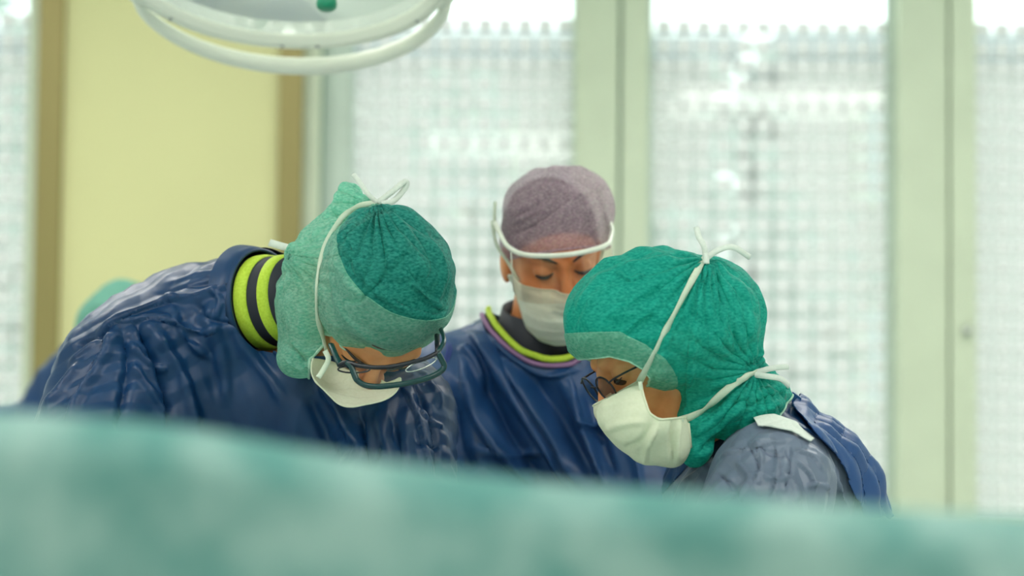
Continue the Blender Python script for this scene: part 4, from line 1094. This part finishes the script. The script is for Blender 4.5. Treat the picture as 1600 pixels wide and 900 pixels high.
gh = P(510, 0, 3.4); g_ax = la
# handle: the green grip below the middle of the dish
gb = P(510, 14, 3.33); ga = gb - la * .12
MB().lathe([(0, .0), (.012, .0), (.0155, -.003), (.0165, -.009), (.0150, -.016), (.0150, -.09), (.018, -.095), (.018, -.105), (0, -.105)], 32, LR, gb).build('grip', mat('green_grip', (0.01, 0.30, 0.17), 0.35), lamp)
MB().tube([gb - la * .10, lc - la * .03 + LR @ np.array([.04, 0, 0])], [.014, .02], 12).build('grip_stem', M['visor_frame'], lamp)
# handle loop under the rim (the near side of the lamp faces the picture's lower edge)
sgn = 1 if (LR @ np.array([0, 1, 0]))[2] < 0 else -1
hl = []; hr = []
for t in np.linspace(-1, 1, 41):
    a = t * 1.16; r = RAD + .016 + .024 * math.cos(t * math.pi / 2) ** .7
    hl.append(lc + LR @ np.array([r * math.sin(a), sgn * r * math.cos(a), .030 * math.cos(t * math.pi / 2) ** .6 - .004])); hr.append(.010 + .0055 * math.cos(t * math.pi / 2))
MB().tube(hl, hr, 12, 1.0).build('handle_loop', M['visor_frame'], lamp)
for s_ in (-1, 1):
    a = s_ * 1.16; p0 = lc + LR @ np.array([(RAD + .014) * math.sin(a), sgn * (RAD + .014) * math.cos(a), -.004]); a2 = s_ * 1.75
    arc = [lc + LR @ np.array([(RAD + .012) * math.sin(s_ * u), sgn * (RAD + .012) * math.cos(s_ * u), -.006]) for u in np.linspace(1.14, 2.3, 14)]
    MB().tube(arc, .013, 10, 1.0).build('yoke', M['visor_frame'], lamp)
for u in (-.12, .12, .95, -.95):
    p0 = lc + LR @ np.array([(RAD - .008) * math.sin(u), sgn * (RAD - .008) * math.cos(u), .012])
    MB().lathe([(0, .002), (.004, .002), (.005, 0)], 12, LR, p0).build('screw', M['metal'], lamp)
MB().tube([lc - la * .14, lc - la * .14 + np.array([0, .1, .18]), lc + np.array([-.1, .30, .35]), np.array([lc[0] - .1, lc[1] + .3, ZT])], [.03, .026, .026, .03], 12).build('arm', M['visor_frame'], lamp)

# ================================================================= FOREGROUND DRAPE
M['field'] = cloth_mat('bounce_cloth', (0.50, 0.72, 0.66), (0.58, 0.78, 0.72), 14, 0.1)  # pale cloth of the added sheet that throws light upward
def drape():
    m = cloth_mat('drape_teal', (0.13, 0.33, 0.31), (0.34, 0.53, 0.50), 17, 0.15, 0.8, 0.001)
    NX, NS = 220, 90; xs = np.linspace(-.62, .62, NX); vs = []
    for x in xs:
        px = x / 1.12 * FPX + 800
        ztop = CAM_Z + float(np.interp(px, [-900, 0, 160, 320, 530, 700, 880, 1050, 1250, 1600, 2500], [.000, -.009, -.013, -.020, -.031, -.040, -.046, -.050, -.054, -.061, -.075]))
        for k in range(NS):
            s = k / (NS - 1)
            if s < .12:                                      # far side, hanging a little way behind the rail
                y = 1.24; z = ztop - .03 - (.12 - s) / .12 * .35
            elif s < .30:
                a = (s - .12) / .18 * math.pi; y = 1.21 + .03 * math.cos(a); z = ztop - .03 + .03 * math.sin(a)
            else:
                t = (s - .30) / .70; y = 1.18 - .05 * t; z = ztop - .03 - t * (ztop - .08)
            vs.append((x, y, z))
    v = np.array(vs); amp = np.clip((CAM_Z - v[:, 2]) / .25, 0.0, 1)
    v[:, 1] += (.012 * np.sin(v[:, 0] * 21 + 1.5 * np.sin(v[:, 2] * 5)) + .008 * fbm(v, 9, 3, 1)) * (.25 + amp)
    v[:, 2] += .0016 * fbm(v * [1, 0, 0], 14, 2, 2)
    f = [(i * NS + k, (i + 1) * NS + k, (i + 1) * NS + k + 1, i * NS + k + 1) for i in range(NX - 1) for k in range(NS - 1)]
    t = thing('surgical_drape', 'blurred teal surgical drape hanging over a rail right across the foreground', 'drape', (0, 1.2, 0))
    o = link_mesh('cloth', v, f, m, t); md = o.modifiers.new('thickness', 'SOLIDIFY'); md.thickness = .0015
    # unseen sheet over the operating field, added to bounce light onto the masks
    def cover(u, w):
        x = -.75 + 1.6 * u; y = 1.28 + 1.22 * w
        e = min(u, 1 - u, w, 1 - w) ; z = 1.0 + .06 * math.exp(-((y - 1.95) / .22) ** 2) * math.sin(math.pi * min(1, max(0, u))) 
        return x, y, z
    G = 60; cv = []
    for i in range(G + 1):
        for k in range(G + 1):
            x, y, z = cover(i / G, k / G); ed = min(i, G - i, k, G - k)
            if ed < 3: z = [.25, .60, .97][ed]; x += (.75 + .0 - x - .7) * 0; 
            cv.append((x, y, z))
    cv = np.array(cv); cv[:, 2] += .008 * fbm(cv, 8, 2, 1)
    link_mesh('added_bounce_cover', cv, [(i * (G + 1) + k, (i + 1) * (G + 1) + k, (i + 1) * (G + 1) + k + 1, i * (G + 1) + k + 1) for i in range(G) for k in range(G)], M['field'], t)
    rail = MB().tube([(-.62, 1.212, CAM_Z - .036), (.62, 1.212, CAM_Z - .098)], .011, 12)
    rail.build('rail', M['metal'], t)
    for x in (-.60, .60):
        MB().tube([(x, 1.214, CAM_Z - .05 if x < 0 else CAM_Z - .1), (x, 1.214, .0)], .012, 12).build('post', M['metal'], t)
drape()

# small blue printed marks on the nurse's shoulder beside the goggles
for dx in (0, 5):
    pts, nr = lay(tgm, [(694 + dx, 566), (698 + dx, 556), (700 + dx, 546), (698 + dx, 538)], 3.3, .002)
    if len(pts) > 3: MB().ribbon(pts, nr, .0022, .0006).build('printed_mark', mat('blue_print', (.03, .04, .30), .6), gownm)

# latex gloves on the operating hands
for pn, jj in ((A, jl), (B, jm), (R_, jr)):
    for a in 'RL':
        w = np.array(jj['wr' + a], float); h = w - np.array(jj['el' + a], float); h /= np.linalg.norm(h)
        Fg_ = lambda p, w=w, h=h, a=a: np.minimum(finger_sdf(p, w, h, 1 if a == 'R' else -1), sd_cap(p, w - h * .04, w + h * .02, .036, .030)) - .0025
        c = w + h * .07
        v, q = mesh_from(Fg_, *[axis(c[i] - .14, c[i] + .14, .0035) for i in range(3)], 1)
        link_mesh('glove', v, q, M['glove'], pn.root)
